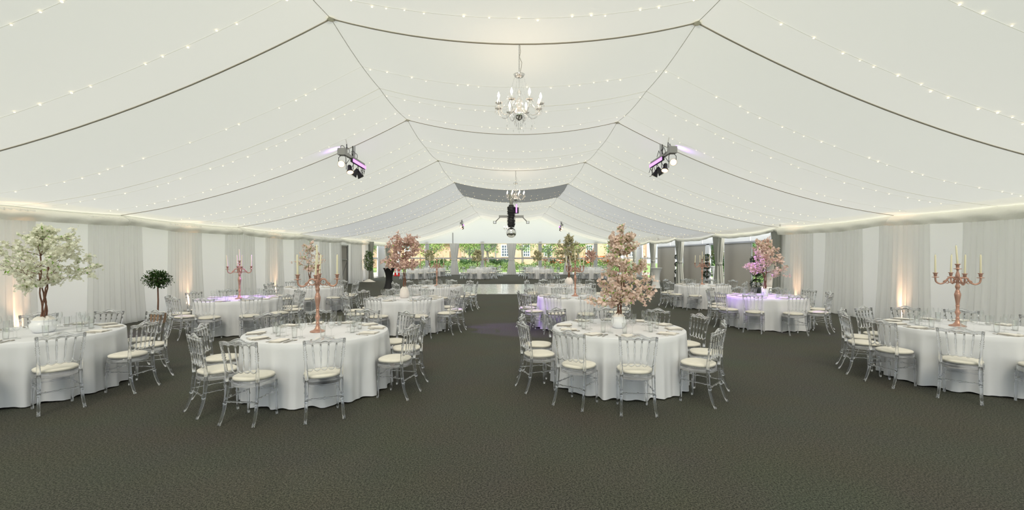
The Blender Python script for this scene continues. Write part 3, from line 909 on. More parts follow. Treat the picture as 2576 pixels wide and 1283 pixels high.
def blossom_tree(x, y, z0, vase_h, h0, h1, rad, prof, flower, desc, colour, seed, nb=26, dens=1.0, fsize=.030, leafd=.25, lean=0.0, fine=True):
    """z0 the table top; vase_h where stems start; h0..h1 crown above the table; prof radius along the crown"""
    rr = random.Random(seed)
    t = thing('blossom_tree', '%s artificial blossom tree on the %s' % (colour, desc), 'blossom tree', (x, y, z0), 0, 'artificial blossom trees')
    tr = MB(); br = MB(); fl = MB(); lf = MB()
    tops = []
    ns = 4
    for k in range(ns):
        ph = 2*pi*k/ns+rr.random()
        pts = []; nn = 9
        for i in range(nn):
            s = i/(nn-1); zz = vase_h-.03+(h0+.12*(h1-h0)-vase_h+.03)*s
            r = .012+.022*abs(sin(pi*s*1.6+k))+.05*max(0, s-.7)
            pts.append(Vector((r*cos(ph+2.6*s)+lean*s*.3, r*sin(ph+2.6*s), zz)))
        tr.tube(pts, [.012-.005*i/(nn-1) for i in range(nn)], 7)
        tops.append(pts[-1])
    # leaders
    leaders = []
    for k, p in enumerate(tops):
        end = Vector((p.x*2.2+rr.uniform(-.06, .06)+lean, p.y*2.2, h0+(h1-h0)*(.97 if k == 0 else rr.uniform(.6, .85))))
        if k == 0: end.x = lean; end.y = 0
        pts = [p.lerp(end, i/6)+Vector((rr.uniform(-.012, .012), rr.uniform(-.012, .012), 0)) for i in range(7)]
        br.tube(pts, [.007-.0008*i for i in range(7)], 6); leaders.append(pts)
    def twig(p, d, L, depth):
        n = 5; pts = [p]; q = p.copy(); dd = d.copy()
        for i in range(n):
            dd = (dd+Vector((rr.gauss(0, .13), rr.gauss(0, .13), rr.gauss(.03, .10)))).normalized(); q = q+dd*L/n; pts.append(q.copy())
        br.tube(pts, [(.0042 if depth == 0 else .0024)*(1-.12*i) for i in range(n+1)], 5)
        for i, pp in enumerate(pts[1:]):
            f = (i+1)/n
            if depth == 0 and i >= 1:
                for _ in range(1 if rr.random() < .75 else 2):
                    side = Vector((rr.gauss(0, 1), rr.gauss(0, 1), rr.gauss(.1, .6))).normalized()
                    twig(pp, (dd*.7+side*.8).normalized(), L*rr.uniform(.22, .42), 1)
            cnt = dens*(2.2 if depth else 1.6)*(.5+f)
            for _ in range(int(cnt)+(1 if rr.random() < cnt % 1 else 0)):
                off = Vector((rr.gauss(0, 1), rr.gauss(0, 1), rr.gauss(0, 1)))*fsize*.9
                petal_flower(fl, pp+off, fsize*rr.uniform(.75, 1.2), rr)
            if rr.random() < leafd:
                leaf(lf, pp, Vector((rr.gauss(0, 1), rr.gauss(0, 1), rr.gauss(.2, .7))), fsize*rr.uniform(1.6, 2.7), rr)
    for k in range(nb):
        s = (k+.5)/nb; zz = h0+(h1-h0)*(s**.9*.94)
        L = rad*prof(s)*rr.uniform(.75, 1.12)
        a = k*2.39996+rr.uniform(-.4, .4)
        ld = leaders[0] if s > .6 else leaders[k % len(leaders)]
        best = min(ld, key=lambda q: abs(q.z-(zz-.25*L)))
        el = .12+.55*s
        d = Vector((cos(a)*cos(el), sin(a)*cos(el), sin(el)))
        twig(best.copy(), d, max(L, .06), 0)
    tr.build('trunk', M['bark'], t); br.build('branches', M['bark'], t); fl.build('blossom', M[flower], t)
    if lf.v: lf.build('leaves', M['leaf'], t)
    return t

def vase(x, y, z, R, Hh, desc, kind='bowl'):
    t = thing('vase', {'bowl': 'glossy white bowl vase', 'ribbed': 'ribbed white vase', 'cylinder': 'white cylinder vase', 'globe': 'cream globe vase'}[kind]+' on the '+desc, 'vase', (x, y, z), 0, 'white vases of the blossom trees')
    mb = MB()
    if kind == 'bowl':
        mb.lathe([(R*.55, 0), (R*.74, Hh*.06), (R*.95, Hh*.32), (R, Hh*.52), (R*.97, Hh*.68), (R*.84, Hh*.82), (R*.83, Hh*.88), (R*.88, Hh), (R*.83, Hh), (R*.78, Hh*.84)], 32)
        mb.build('body', M['vase'], t)
    elif kind == 'globe':
        mb.lathe([(R*.45, 0), (R*.8, Hh*.12), (R, Hh*.42), (R*.97, Hh*.62), (R*.75, Hh*.86), (R*.5, Hh*.97), (R*.45, Hh), (R*.4, Hh*.9)], 32); mb.build('body', M['plaster'], t)
    elif kind == 'cylinder':
        mb.lathe([(R*.8, 0), (R*.9, Hh*.05), (R, Hh), (R*.92, Hh), (R*.9, Hh*.85)], 24); mb.build('body', M['vase'], t)
    else:
        mb.lathe([(R*.7, 0), (R*.92, Hh*.08), (R, Hh*.3), (R*.96, Hh*.5), (R*.8, Hh*.72), (R*.78, Hh*.8), (R*.7, Hh*.8)], 28); mb.build('body', M['plaster'], t)
    mb = MB(); rr = random.Random(int(x*77)); top = Hh*(.86 if kind == 'bowl' else .68 if kind == 'globe' else .62)
    def fn(u, v):
        a = 2*pi*u; r = R*(.12+.70*v); return (r*cos(a), r*sin(a), top+Hh*(.34+.07*sin(5*a+3*v)+.05*sin(9*a+6*v))*sin(pi*(.42+.55*v))**.6)
    mb.grid(fn, 36, 6); mb.build('cloth_filling', M['napkin'], t)
    return t
# ================================================================== PLACEMENT OF THE TABLES
def ang(off, n=10, jit=3, seed=0):
    rr = random.Random(seed); return [((off+360/n*i+rr.uniform(-jit, jit)+180) % 360)-180 for i in range(n)]
TT = [
 ('front-row white blossom table by the left wall', -6.28, 6.13, [-74, -37, 1, 36, 66, 100, 135, 170, -155, -112]),
 ('front-row candelabra table left of the aisle', -2.59, 6.23, [-132, -101, -65, -16, 18, 47, 80, 112, 143, -166]),
 ('front-row blossom table right of the aisle', 1.53, 6.55, [-126, -94, -48, -12, 18, 50, 85, 122, 165, -163]),
 ('front-row candelabra table by the right wall', 6.49, 6.64, [-134, -169, 163, 134, 105, 75, 45, 10, -97, -50]),
 ('second-row candelabra table by the left wall', -6.44, 10.97, [-119, -87, -50, -18, 15, 50, 90, 130, 165, -153]),
 ('second-row blossom table left of the aisle', -2.51, 11.07, [-107, -63, -25, 6, 40, 80, 116, 150, 180, -143]),
 ('second-row candelabra table right of the aisle', 1.60, 11.54, [-150, -118, -84, -42, -8, 30, 65, 100, 140, 175]),
 ('second-row violet lit blossom table', 6.47, 11.64, [-163, -131, -92, -52, -15, 17, 50, 90, 130, 168]),
 ('third-row blossom table by the left wall', -6.44, 15.14, ang(-110, seed=4)),
 ('third-row candelabra table left of the aisle', -2.50, 15.45, ang(-72, seed=5)),
 ('third-row yellow blossom table right of the aisle', 1.90, 15.97, ang(-98, seed=6)),
 ('third-row candelabra table by the grey panels', 6.70, 16.07, ang(-122, seed=7)),
]
for i, (d, x, y, a) in enumerate(TT): table(x, y, a, d, seed=i)
FT = [
 ('leftmost table before the end windows', -7.05, 35.5), ('left middle table before the end windows', -2.42, 35.5),
 ('right middle table before the end windows', 2.42, 35.5), ('rightmost table before the end windows', 6.35, 35.5),
 ('leftmost table touching the end windows', -6.5, 39.6), ('left middle table touching the end windows', -2.05, 39.6),
 ('right middle table touching the end windows', 2.15, 39.6), ('rightmost table touching the end windows', 7.0, 39.6),
]
for i, (d, x, y) in enumerate(FT): table(x, y, ang(-108+7*i, seed=20+i), d, far=True, seed=20+i)
D = lambda i: TT[i][0]
for i, x, y, rz in ((1, -2.57, 6.16, 0), (3, 6.455, 6.65, -.77), (4, -6.37, 10.86, .4), (6, 1.64, 11.6, .1), (9, -2.46, 15.5, .2), (11, 6.77, 16.25, -.4)):
    candelabra(x, y, rz, D(i), tilt=True)
for i, x, y in ((0, -6.9, 35.5), (2, 2.7, 35.6), (5, -2.1, 39.6), (7, 7.1, 39.6)): candelabra(x, y, .1*i, FT[i][0])
ZT = TH+.0065
# near left: wide white tree
blossom_tree(-6.20, 6.13, ZT, .19, .54, 1.41, .52, lambda s: (.55+.9*s/.12*.5 if s < .12 else 1.0 if s < .35 else max(.22, 1.0-(s-.35)*1.22)), 'fl_white', D(0), 'white', 11, nb=34, dens=1.3, fsize=.023, leafd=.22)
vase(-6.20, 6.13, ZT, .142, .17, D(0))
blossom_tree(1.53, 6.50, ZT, .17, .24, 1.37, .375, lambda s: (.75 if s < .1 else 1.0 if s < .3 else .85 if s < .6 else max(.35, 1-(s-.35)*1.05)), 'fl_pale', D(2), 'pale pink', 12, nb=36, dens=.9, fsize=.025, leafd=.5, lean=.05)
vase(1.53, 6.50, ZT, .105, .165, D(2))
blossom_tree(-2.55, 11.13, ZT, .26, .62, 1.42, .43, lambda s: sin(pi*min(1, .18+.72*s))**.7, 'fl_pink', D(5), 'deep pink', 13, nb=32, dens=.95, fsize=.028, leafd=.15)
vase(-2.55, 11.13, ZT, .115, .27, D(5), 'ribbed')
blossom_tree(6.37, 11.52, ZT, .16, .48, 1.34, .50, lambda s: (.9 if s < .4 else .75 if s < .75 else .5), 'fl_pale', D(7), 'light pink', 14, nb=26, dens=.8, fsize=.028, leafd=.15)
vase(6.37, 11.52, ZT, .075, .20, D(7), 'cylinder')
blossom_tree(-6.6, 15.2, ZT, .14, .38, 1.38, .46, lambda s: (.6 if s < .2 else .95 if s < .75 else .6), 'fl_pale', D(8), 'small pink', 15, nb=14, dens=.6, fsize=.03, leafd=.3)
vase(-6.6, 15.2, ZT, .09, .15, D(8))
blossom_tree(2.02, 15.8, ZT, .25, .72, 1.68, .42, lambda s: (.7 if s < .1 else 1.0 if s < .55 else max(.15, 1-(s-.5)*1.7)), 'fl_yellow', D(10), 'pale yellow', 16, nb=28, dens=.95, fsize=.028, leafd=.15)
vase(2.02, 15.8, ZT, .15, .25, D(10), 'globe')
for k, (i, x, y) in enumerate(((4, -6.95, 39.6), (1, -2.5, 35.4), (6, 2.35, 39.7), (3, 6.2, 35.5))):
    blossom_tree(x, y, ZT, .12, .55, 1.36, .42, lambda s: sin(pi*min(1, .2+.7*s))**.7, 'fl_yellow' if k != 3 else 'fl_pink', FT[i][0], 'yellow' if k != 3 else 'pink', 30+k, nb=14, dens=.9, fsize=.05, leafd=.1)
    vase(x, y, ZT, .09, .13, FT[i][0])

# poseur tables
def poseur(x, y, mat, label, h=1.10, scale=1.0):
    t = thing('poseur_table', label, 'poseur table', (x, y, 0))
    mb = MB(); mb.lathe([(.30, 0), (.295, .01), (.25, .10), (.20, .3), (.175, .5), (.18, .65), (.22, .85), (.275, 1.0), (.315, h-.02), (.325, h-.008)], 32); mb.build('stretch_cover', M[mat], t)
    mb = MB(); mb.lathe([(.327, h-.01), (.33, h), (.32, h+.006)], 32); mb.build('tabletop', M[mat], t)
poseur(-6.58, 25.1, 'blackcloth', 'black stretch covered poseur table beside the pink blossom tree')
poseur(8.05, 25.4, 'whitecloth', 'white stretch covered poseur table beside the grey curtain')
poseur(12.6, 28.2, 'whitecloth', 'white poseur table standing outside behind the topiary', 1.12)

# fire extinguishers on their stands
def extinguisher(x, y, label):
    t = thing('fire_extinguisher', label, 'fire extinguisher', (x, y, 0), 0, None)
    mb = MB(); mb.lathe([(.16, 0), (.17, .02), (.17, .06), (.10, .08)], 20); mb.build('stand', M['red'], t)
    mb = MB(); mb.lathe([(.075, .08), (.08, .1), (.08, .5), (.06, .57), (.025, .6), (.025, .63)], 18); mb.build('cylinder_body', M['red'], t)
    mb = MB(); mb.tube([(0, 0, .63), (0, 0, .67), (.05, 0, .69)], .012, 6); mb.tube([(0, 0, .65), (-.07, 0, .63), (-.1, 0, .5), (-.095, 0, .25)], .012, 6); mb.build('hose', M['black'], t)
    mb = MB(); mb.lathe([(.081, .3), (.081, .42)], 18, cap=False); mb.build('sticker', M['white_sign'] if False else M['frame_white'], t)
extinguisher(-9.95, 40.0, 'red fire extinguisher on its stand, left one of the left pair')
extinguisher(-9.62, 39.9, 'red fire extinguisher on its stand, right one of the left pair')
extinguisher(9.75, 39.0, 'red fire extinguisher on its stand by the right glazing')

# ================================================================== PLANTS
def leafmass(mb, c, r, n, size, rr, sc=(1, 1, 1), shell=.5):
    for _ in range(n):
        d = Vector((rr.gauss(0, 1), rr.gauss(0, 1), rr.gauss(0, 1))).normalized()
        q = r*(shell+(1-shell)*rr.random())*rr.uniform(.8, 1.08)
        p = Vector((c[0]+d.x*q*sc[0], c[1]+d.y*q*sc[1], c[2]+d.z*q*sc[2]))
        leaf(mb, p, d+Vector((rr.gauss(0, .7), rr.gauss(0, .7), rr.gauss(0, .7))), size*rr.uniform(.7, 1.3), rr)
rr = random.Random(5)
t = thing('standard_bay_tree', 'small dark leaved standard tree in a wooden box by the left wall', 'potted tree', (-9.28, 12.15, 0))
mb = MB(); mb.box(-.13, .13, -.13, .13, 0, .26); mb.build('wooden_planter', M['wood'], t)
mb = MB(); mb.grid(lambda u, v: ((.02+.13*v)*cos(6.283*u), (.02+.13*v)*sin(6.283*u), .27+.03*sin(5*6.283*u+4*v)*v+.02*(1-v)), 24, 4); mb.build('cloth_filling', M['napkin'], t)
mb = MB(); mb.tube([(0, 0, .2), (.01, 0, .6), (-.008, .01, .95), (.0, 0, 1.15)], [.02, .018, .016, .012], 8)
for k in range(12):
    a = k*2.4; mb.tube([(0, 0, .98+.012*k), (.14*cos(a), .14*sin(a), 1.08+.02*k), (.26*cos(a), .26*sin(a), 1.08+.025*k)], [.007, .005, .003], 5)
mb.build('trunk', M['bark'], t)
mb = MB(); leafmass(mb, (0, 0, 1.16), .33, 1500, .06, rr, (1, 1, .72), .35); mb.build('leaves', M['darkleaf'], t)

t = thing('ficus_tree', 'tall slim ficus with loose green leaves before the left lining drape', 'potted tree', (-9.55, 31.2, 0))
mb = MB(); mb.grid(lambda u, v: ((.05+.36*v)*cos(6.283*u)*1.1, (.05+.3*v)*sin(6.283*u), .18*(1-v)**1.2+.012+.02*sin(7*6.283*u)*v*(1-v)), 30, 6); mb.build('cloth_wrap', M['napkin'], t)
mb = MB(); mb.tube([(0, 0, .1), (.02, 0, .6), (-.02, 0, 1.1), (.02, 0, 1.9)], [.035, .03, .025, .012], 7); mb.build('trunk', M['trunkgrey'], t)
mb = MB()
for k in range(26):
    zz = .75+1.25*k/26; a = k*2.4; L = .48*(1-abs(k/26-.42)*1.1)
    leafmass(mb, (L*.62*cos(a), L*.62*sin(a), zz+.08), L*.42, 70, .085, rr, (1, 1, .9), .1)
mb.build('leaves', M['greenleaf'], t)

def topiary(x, y, balls, r, label, pot=True):
    t = thing('topiary_tree', label, 'topiary', (x, y, 0), 0, 'ball topiary trees along the right glazing')
    top = balls[-1]
    mb = MB(); mb.tube([(0, 0, .3), (0, 0, top)], .02, 6); mb.build('trunk', M['bark'], t)
    for b in balls:
        mb = MB(); leafmass(mb, (0, 0, b), r, 700, .055, rr, (1, 1, .9), .75)
        mb.build('leaf_ball', M['boxleaf'], t)
    mb = MB(); mb.lathe([(.15, 0), (.2, .42), (.21, .45), (.17, .45)], 16); mb.build('planter', M['pot'], t)
topiary(10.32, 19.35, [.60, 1.12, 1.58], .23, 'ball topiary in a pot behind the violet lit blossom tree')
topiary(10.42, 24.4, [.79, 1.24, 1.67], .2, 'ball topiary behind the candelabra table by the grey panels')
topiary(10.38, 28.6, [.79, 1.24, 1.70], .17, 'ball topiary in the gap beside the farthest grey panel')

# ================================================================== CHANDELIERS
def build_chandelier(x, y, z, label, drop=.49):
    t = thing('chandelier', label, 'chandelier', (x, y, z), 0, 'crystal chandeliers under the ridge')
    mb = MB()
    k = 0; zz = 0
    while zz > -drop:
        mb.tube([(.008*cos(a)*(1 if k % 2 else .3), .008*cos(a)*(.3 if k % 2 else 1), zz-.016+.016*sin(a)) for a in [i*pi/4 for i in range(9)]], .0022, 4, cap=False); zz -= .026; k += 1
    mb.build('chain', M['greymetal'], t)
    mb = MB(); mb.tube([(.01, 0, 0), (.02, 0, -.12), (.005, 0, -.2), (.04, 0, -.28), (.03, 0, -.36), (.0, 0, -drop)], .004, 6); mb.build('cable', M['rope'], t)
    mb = MB(); mb.lathe([(.012, -drop+.02), (.03, -drop), (.075, -drop+.02), (.09, -drop+.03), (.06, -drop-.01), (.02, -drop-.02)], 16); mb.build('top_dish', M['crystal'], t)
    mb = MB(); q = -drop
    mb.lathe([(.006, q), (.014, q-.03), (.006, q-.06), (.008, q-.2), (.03, q-.23), (.034, q-.26), (.012, q-.29), (.02, q-.32), (.05, q-.37), (.055, q-.42), (.03, q-.47), (.015, q-.5), (.012, q-.56)], 14); mb.build('stem', M['crystal'], t)
    mb = MB(); mb.lathe([(.012, q-.56), (.07, q-.545), (.085, q-.56), (.075, q-.60), (.04, q-.64), (.012, q-.66)], 16); mb.build('hub', M['chrome'], t)
    R = .335
    def crystal(mb, c, s): 
        b = len(mb.v); x0, y0, z0 = c
        mb.v += [(x0, y0, z0+s), (x0+s*.45, y0, z0), (x0, y0+s*.45, z0), (x0-s*.45, y0, z0), (x0, y0-s*.45, z0), (x0, y0, z0-s*1.4)]
        for i in range(4):
            a, c2 = b+1+i, b+1+(i+1) % 4; mb.face([b, a, c2], False); mb.face([b+5, c2, a], False)
    for k in range(8):
        a = radians(45*k+25); ca, sa = cos(a), sin(a)
        path = [(.03, q-.52), (.09, q-.50), (.15, q-.56), (.21, q-.60), (.28, q-.58), (R, q-.51), (R, q-.46)]
        sm = []
        for i in range(len(path)-1):
            p0, p1, p2, p3 = path[max(i-1, 0)], path[i], path[i+1], path[min(i+2, len(path)-1)]
            for jq in range(4):
                tq = jq/4; sm.append(tuple(.5*((2*p1[d])+(-p0[d]+p2[d])*tq+(2*p0[d]-5*p1[d]+4*p2[d]-p3[d])*tq*tq+(-p0[d]+3*p1[d]-3*p2[d]+p3[d])*tq**3) for d in (0, 1)))
        path = sm+[path[-1]]
        mb = MB(); mb.tube([(r*ca, r*sa, zz) for r, zz in path], .008, 8); arm = mb.build('arm', M['crystal'], t)
        mb = MB(); mb.lathe([(.006, q-.465), (.03, q-.46), (.05, q-.445), (.052, q-.44), (.012, q-.45)], 14, (R*ca, R*sa, 0)); mb.build('drip_pan', M['crystal'], arm)
        mb = MB(); mb.lathe([(.011, q-.45), (.011, q-.365)], 10, (R*ca, R*sa, 0)); mb.build('candle_tube', M['frame_white'], arm)
        mb = MB(); mb.lathe([(.008, q-.365), (.017, q-.345), (.0175, q-.33), (.010, q-.305), (.002, q-.28)], 12, (R*ca, R*sa, 0)); mb.build('bulb', M['bulb'], arm)
        mb = MB()
        for j in range(9):
            b = 2*pi*j/9; crystal(mb, (R*ca+.05*cos(b), R*sa+.05*sin(b), q-.475-.03*(j % 2)), .015)
        for j in range(7): crystal(mb, (R*ca+.055*cos(j*.9), R*sa+.055*sin(j*.9), q-.43), .012)
        for j in range(5): crystal(mb, (.2*ca+.01*j, .2*sa, q-.62-.025*j), .008)
        crystal(mb, (.2*ca, .2*sa, q-.76), .02)
        mb.build('crystal_drops', M['crystal'], arm)
        mb = MB()
        for j in range(14):
            s = j/13; r = .07+(R-.09)*s; zz = (q+.01)+(-.45-.01)*s-.12*sin(pi*s); crystal(mb, (r*ca, r*sa, zz), .007)
        mb.tube([((.07+(R-.09)*s)*ca, (.07+(R-.09)*s)*sa, (q+.01)-.46*s-.12*sin(pi*s)) for s in [j/13 for j in range(14)]], .001, 3)
        mb.build('bead_strand', M['crystal'], t); mb = MB()
        a2 = a+radians(22.5)
        for j in range(13):
            s = j/12; e0 = Vector((R*cos(a), R*sin(a), q-.46)); e1 = Vector((R*cos(a+pi/4), R*sin(a+pi/4), q-.46)); pp = e0.lerp(e1, s); crystal(mb, (pp.x, pp.y, pp.z-.11*sin(pi*s)), .008)
        mb.tube([tuple(Vector((R*cos(a), R*sin(a), q-.46)).lerp(Vector((R*cos(a+pi/4), R*sin(a+pi/4), q-.46)), j/12)*1.0 - Vector((0, 0, .11*sin(pi*j/12)))) for j in range(13)], .001, 3)
        mb.build('bead_swag', M['crystal'], t)
    mb = MB()
    for ring, (rr_, zz, nn) in enumerate(((.085, q-.62, 14), (.065, q-.68, 12), (.045, q-.73, 9), (.02, q-.78, 5), (.0, q-.83, 1))):
        for j in range(nn): b = 2*pi*j/nn+ring*.2; crystal(mb, (rr_*cos(b), rr_*sin(b), zz), .019)
    mb.build('pendant_cluster', M['crystal'], t)
    ld = bpy.data.lights.new('chandelier_glow', 'POINT'); ld.energy = 5; ld.color = (1, .74, .50); ld.shadow_soft_size = .3
    lo = bpy.data.objects.new('chandelier_glow', ld); C.objects.link(lo); lo.location = (x, y, z+q-.36)
    return t
for i, (px, y) in enumerate(((1306, 6.9), (1297, 17.2), (1278, 37.8))):
    x = (px-1283)*y/F; zc = ceil_pt(y, 1+(x-KL[0])/(KR[0]-KL[0])).z
    build_chandelier(x, y, zc, 'lit crystal chandelier with eight candle arms, %s' % ('largest and nearest the camera', 'middle one, above the mirror ball rig', 'small distant one half hidden by the rig')[i])

# ================================================================== LIGHTING BARS
def lamp_spot(name, loc, target, energy, col, size, blend=.6, soft=.06):
    ld = bpy.data.lights.new(name, 'SPOT'); ld.energy = energy; ld.color = col; ld.spot_size = radians(size); ld.spot_blend = blend; ld.shadow_soft_size = soft
    o = bpy.data.objects.new(name, ld); C.objects.link(o); o.location = loc
    d = Vector(target)-Vector(loc); o.rotation_euler = d.to_track_quat('-Z', 'Y').to_euler(); return o
def light_bar(x, y, label, sx, scale=1.0):
    """sx +1: the aisle lies towards +x"""
    s = min(2.999, max(0, (x-EL[0])/(KL[0]-EL[0]) if x < 0 else 2+(x-KR[0])/(ER[0]-KR[0])))
    z = ceil_pt(y, s).z
    t = thing('lighting_bar', label, 'stage lights', (x, y, z), 0, 'stage lighting bars hung from the portal beams')
    mb = MB(); mb.box(-.03, .03, -.03, .03, -.30, .02); mb.build('drop_bracket', M['steel'], t)
    mb = MB(); mb.box(-.035, .035, -.85, .80, -.38, -.30); mb.build('bar', M['greymetal'], t)
    mb = MB(); mb.box(-.09, .09, -.92, -.72, -.42, -.26); mb.build('power_box', M['greymetal'], t)
    mb = MB(); mb.box(sx*.06-.03, sx*.06+.03, -.35, .70, -.48, -.38); bat = mb.build('violet_batten', M['black'], t)
    mb = MB(); mb.box(sx*.06+.0, sx*.06+sx*.045, -.33, .68, -.475, -.40) if sx > 0 else mb.box(sx*.06-.045, sx*.06, -.33, .68, -.475, -.40); mb.build('tube', M['uv'], bat)
    for k, (yy, zz, lit, aim) in enumerate(((-.78, -.62, True, (sx*.1, -1, -.25)), (-.25, -.66, True, (sx*.3, -.5, -1)), (.15, -.68, False, (-sx*.6, -.2, -1)), (.5, -.66, False, (sx*.5, .3, -1)))):
        d = Vector(aim).normalized(); c = Vector((-sx*.02, yy, zz)); rot = d.to_track_quat('Z', 'Y').to_matrix()
        mb = MB(); mb.lathe([(.035, -.13), (.05, -.11), (.06, 0), (.085, .07), (.088, .09)], 16)
        mb.v = [tuple(rot @ Vector(v)+c) for v in mb.v]; can = mb.build('par_can', M['black' if k else 'greymetal'], t)
        mb = MB(); mb.lathe([(.001, .093), (.05, .098), (.08, .092)], 16, cap=False); mb.v = [tuple(rot @ Vector(v)+c) for v in mb.v]
        mb.build('lens', M['warmlens'] if lit else M['chrome'], can)
        mb = MB(); mb.tube([c+Vector((.09, 0, 0)), c+Vector((.09, 0, .15)), (0, yy, -.36), c+Vector((-.09, 0, .15)), c+Vector((-.09, 0, 0))], .008, 5); mb.build('yoke', M['black'], can)
    rr = random.Random(int(x*10+y))
    for k in range(6):
        yy = -.7+.3*k; r = .10+.04*rr.random(); cx = rr.uniform(-.06, .1)*sx
        mb = MB(); mb.tube([(cx+.02*sin(a*2), yy+r*cos(a), -.28+(.02 if k < 4 else -.3)+r*sin(a)) for a in [i*.42 for i in range(13)]], .007, 5, cap=False); mb.build('cable_loop', M['black'], t)
    mb = MB(); mb.tube([(-sx*.02, -.04, .0), (-sx*.02, -.04, -.3)], .012, 5); mb.tube([(-sx*.03, -.5, .05), (-sx*.03, -.45, -.05), (0, -.5, -.3)], .012, 5); mb.build('cable', M['black'], t)
    return z
zb = light_bar(-4.08, 12.05, 'stage lighting bar with violet batten hung left of the ridge, near the camera', 1)
light_bar(3.95, 12.05, 'stage lighting bar with violet batten hung right of the ridge, near the camera', -1)
light_bar(-3.92, 37.8, 'small distant stage lighting bar left of the end gable', 1)
light_bar(4.17, 37.8, 'small distant stage lighting bar right of the end gable', -1)
V = (.45, .18, 1.0); W = (1, .70, .55)
for x in (-4.0, 3.9):
    s = -1 if x < 0 else 1
    lamp_spot('violet_spot', (x, 12.1, zb-.75), (s*-(-6.3) if False else (-6.7 if s < 0 else 6.3), 11.0 if s < 0 else 11.55, .8), 950, V, 26)
lamp_spot('violet_spot', (-3.9, 12.3, zb-.75), (.0, 11.25, .2), 900, V, 24)
lamp_spot('violet_wash', (-4.25, 11.6, zb-.25), (-5.0, 11.4, zb+.05), 16, V, 100, 1)
lamp_spot('violet_wash', (4.12, 11.6, zb-.25), (4.9, 11.4, zb+.05), 16, V, 100, 1)
for x, tx, ty, e in ((-4.0, -2.57, 6.1, 240), (3.9, 1.6, 6.4, 240), (-4.0, -2.55, 11.1, 90), (3.9, 2.0, 15.8, 130), (-4.0, -6.5, 15.2, 90), (3.9, 6.8, 16.2, 100)):
    lamp_spot('pin_spot', (x, 11.5 if ty < 10 else 12.3, zb-.75), (tx, ty, .9), e, W, 13, .9)

# mirror ball rig over the dance floor
x = .06; y = 22.35; z = ceil_pt(y, 1.5).z
t = thing('mirror_ball_rig', 'black draped light rig with a cross bar over the mirror ball', 'light rig', (x, y, z))
mb = MB(); mb.tube([(0, 0, .0), (0, 0, -.75)], .03, 8)
mb.grid(lambda u, v: ((.13-.07*v)*cos(6.283*u)*(1+.1*sin(3*6.283*u)), (.13-.07*v)*sin(6.283*u), -.2-.62*v), 24, 6); mb.build('grey_sleeve', M['curtain'], t)
mb = MB()
mb.grid(lambda u, v: ((.17-.02*v+.02*sin(9*v+6.283*u*2)+.015*sin(31*v))*cos(6.283*u), (.16+.02*sin(11*v))*sin(6.283*u), -.80-1.0*v), 32, 30)
mb.box(-.12, .12, -.12, .12, -.85, -.72)
for k in range(9):
    zz = -.85-.1*k; mb.tube([(.19*cos(a), .18*sin(a), zz+.03*sin(a*2+k)) for a in [i*.5 for i in range(14)]], .016, 5)
mb.build('cable_bundle', M['black'], t)
mb = MB(); mb.box(-.60, .60, -.05, .05, -1.33, -1.22); mb.build('cross_bar', M['greymetal'], t)
for sx in (-1, 1):
    mb = MB(); mb.tube([(sx*.52, 0, -1.28), (sx*.76, 0, -1.52)], .022, 6); a = mb.build('arm', M['greymetal'], t)
    mb = MB(); mb.box(sx*.80-.075, sx*.80+.075, -.08, .08, -1.62, -1.50); mb.build('lamp_head', M['greymetal'], a)
    mb = MB(); mb.lathe([(.001, -.085), (.05, -.085)], 10, (0, 0, 0), cap=False); mb.v = [(sx*.80+v[0], v[2], -1.56+v[1]) for v in mb.v]; mb.build('lens', M['chrome'], a)
mb = MB(); mb.box(.17, .36, -.12, .12, -1.12, -.84); b = mb.build('effect_light', M['black'], t)
mb = MB(); mb.box(.22, .28, -.13, -.12, -1.10, -.70); mb.build('violet_strip', M['uv'], b)
o = thing('mirror_ball', 'silver mirror ball hanging below the black rig', 'mirror ball', (x+.0, y, z-2.06))
mb = MB(); mb.ball((0, 0, 0), .245, 72, 40, smooth=False); mb.build('mirror_tiles', M['mirror'], o)
mb = MB(); mb.tube([(0, 0, .24), (0, 0, .32)], .012, 6); mb.build('hanger', M['black'], o)

# ================================================================== FAIRY LIGHTS
mbb = MB(); mbb.ball((0, 0, 0), 1, 6, 4, (1, 1, .6)); BULB = mbb.mesh('bulb', M['fairy'])
def fairy(y, frac, k):
    rr = random.Random(int(y*100))
    mb = MB(); pts = []
    for i in range(3):
        for j in range(15): pts.append((i+min(j/15, .9999)))
    pts = [ceil_pt(y, s)-Vector((0, 0, .008)) for s in pts if s > .06]
    mb.tube(pts, .0016 if y < 14 else .002, 4)
    o = mb.build('fairy_light_string', M['lining'])
    tag(o, FL[k], 'fairy lights', 'fairy light strings along the ceiling lining')
    s = .08
    while s < 2.93:
        if rr.random() < .86:
            p = ceil_pt(y+rr.uniform(-.05, .05), s)-Vector((0, 0, .018))
            b = bpy.data.objects.new('bulb', BULB); C.objects.link(b); b.parent = o; b.location = p
            r = (.0125 if y < 8 else .011)*rr.uniform(.8, 1.2); b.scale = (r*1.15, r, r)
            nbulb[0] += 1
        s += rr.choice([.025, .03, .03, .04, .055]) if abs(s-1.5) > .5 else rr.choice([.035, .045, .06, .08])
nbulb = [0]
ord_ = ['nearest', 'second nearest', 'third nearest', 'fourth nearest', 'fifth nearest', 'sixth nearest', 'seventh nearest']
FL = []; ys = []
names = ['first', 'second', 'third']
for k in range(-1, 5):
    for j, f in enumerate((.28, .56, .82)):
        ys.append(Y0+BAY*(k+f)); FL.append('warm fairy light string, %s one across ceiling bay %s from the camera' % (names[j], ['one', 'two', 'three', 'four', 'five', 'six'][k+1]))
for k, y in enumerate(ys):
    if y > 3: fairy(y, 0, k)
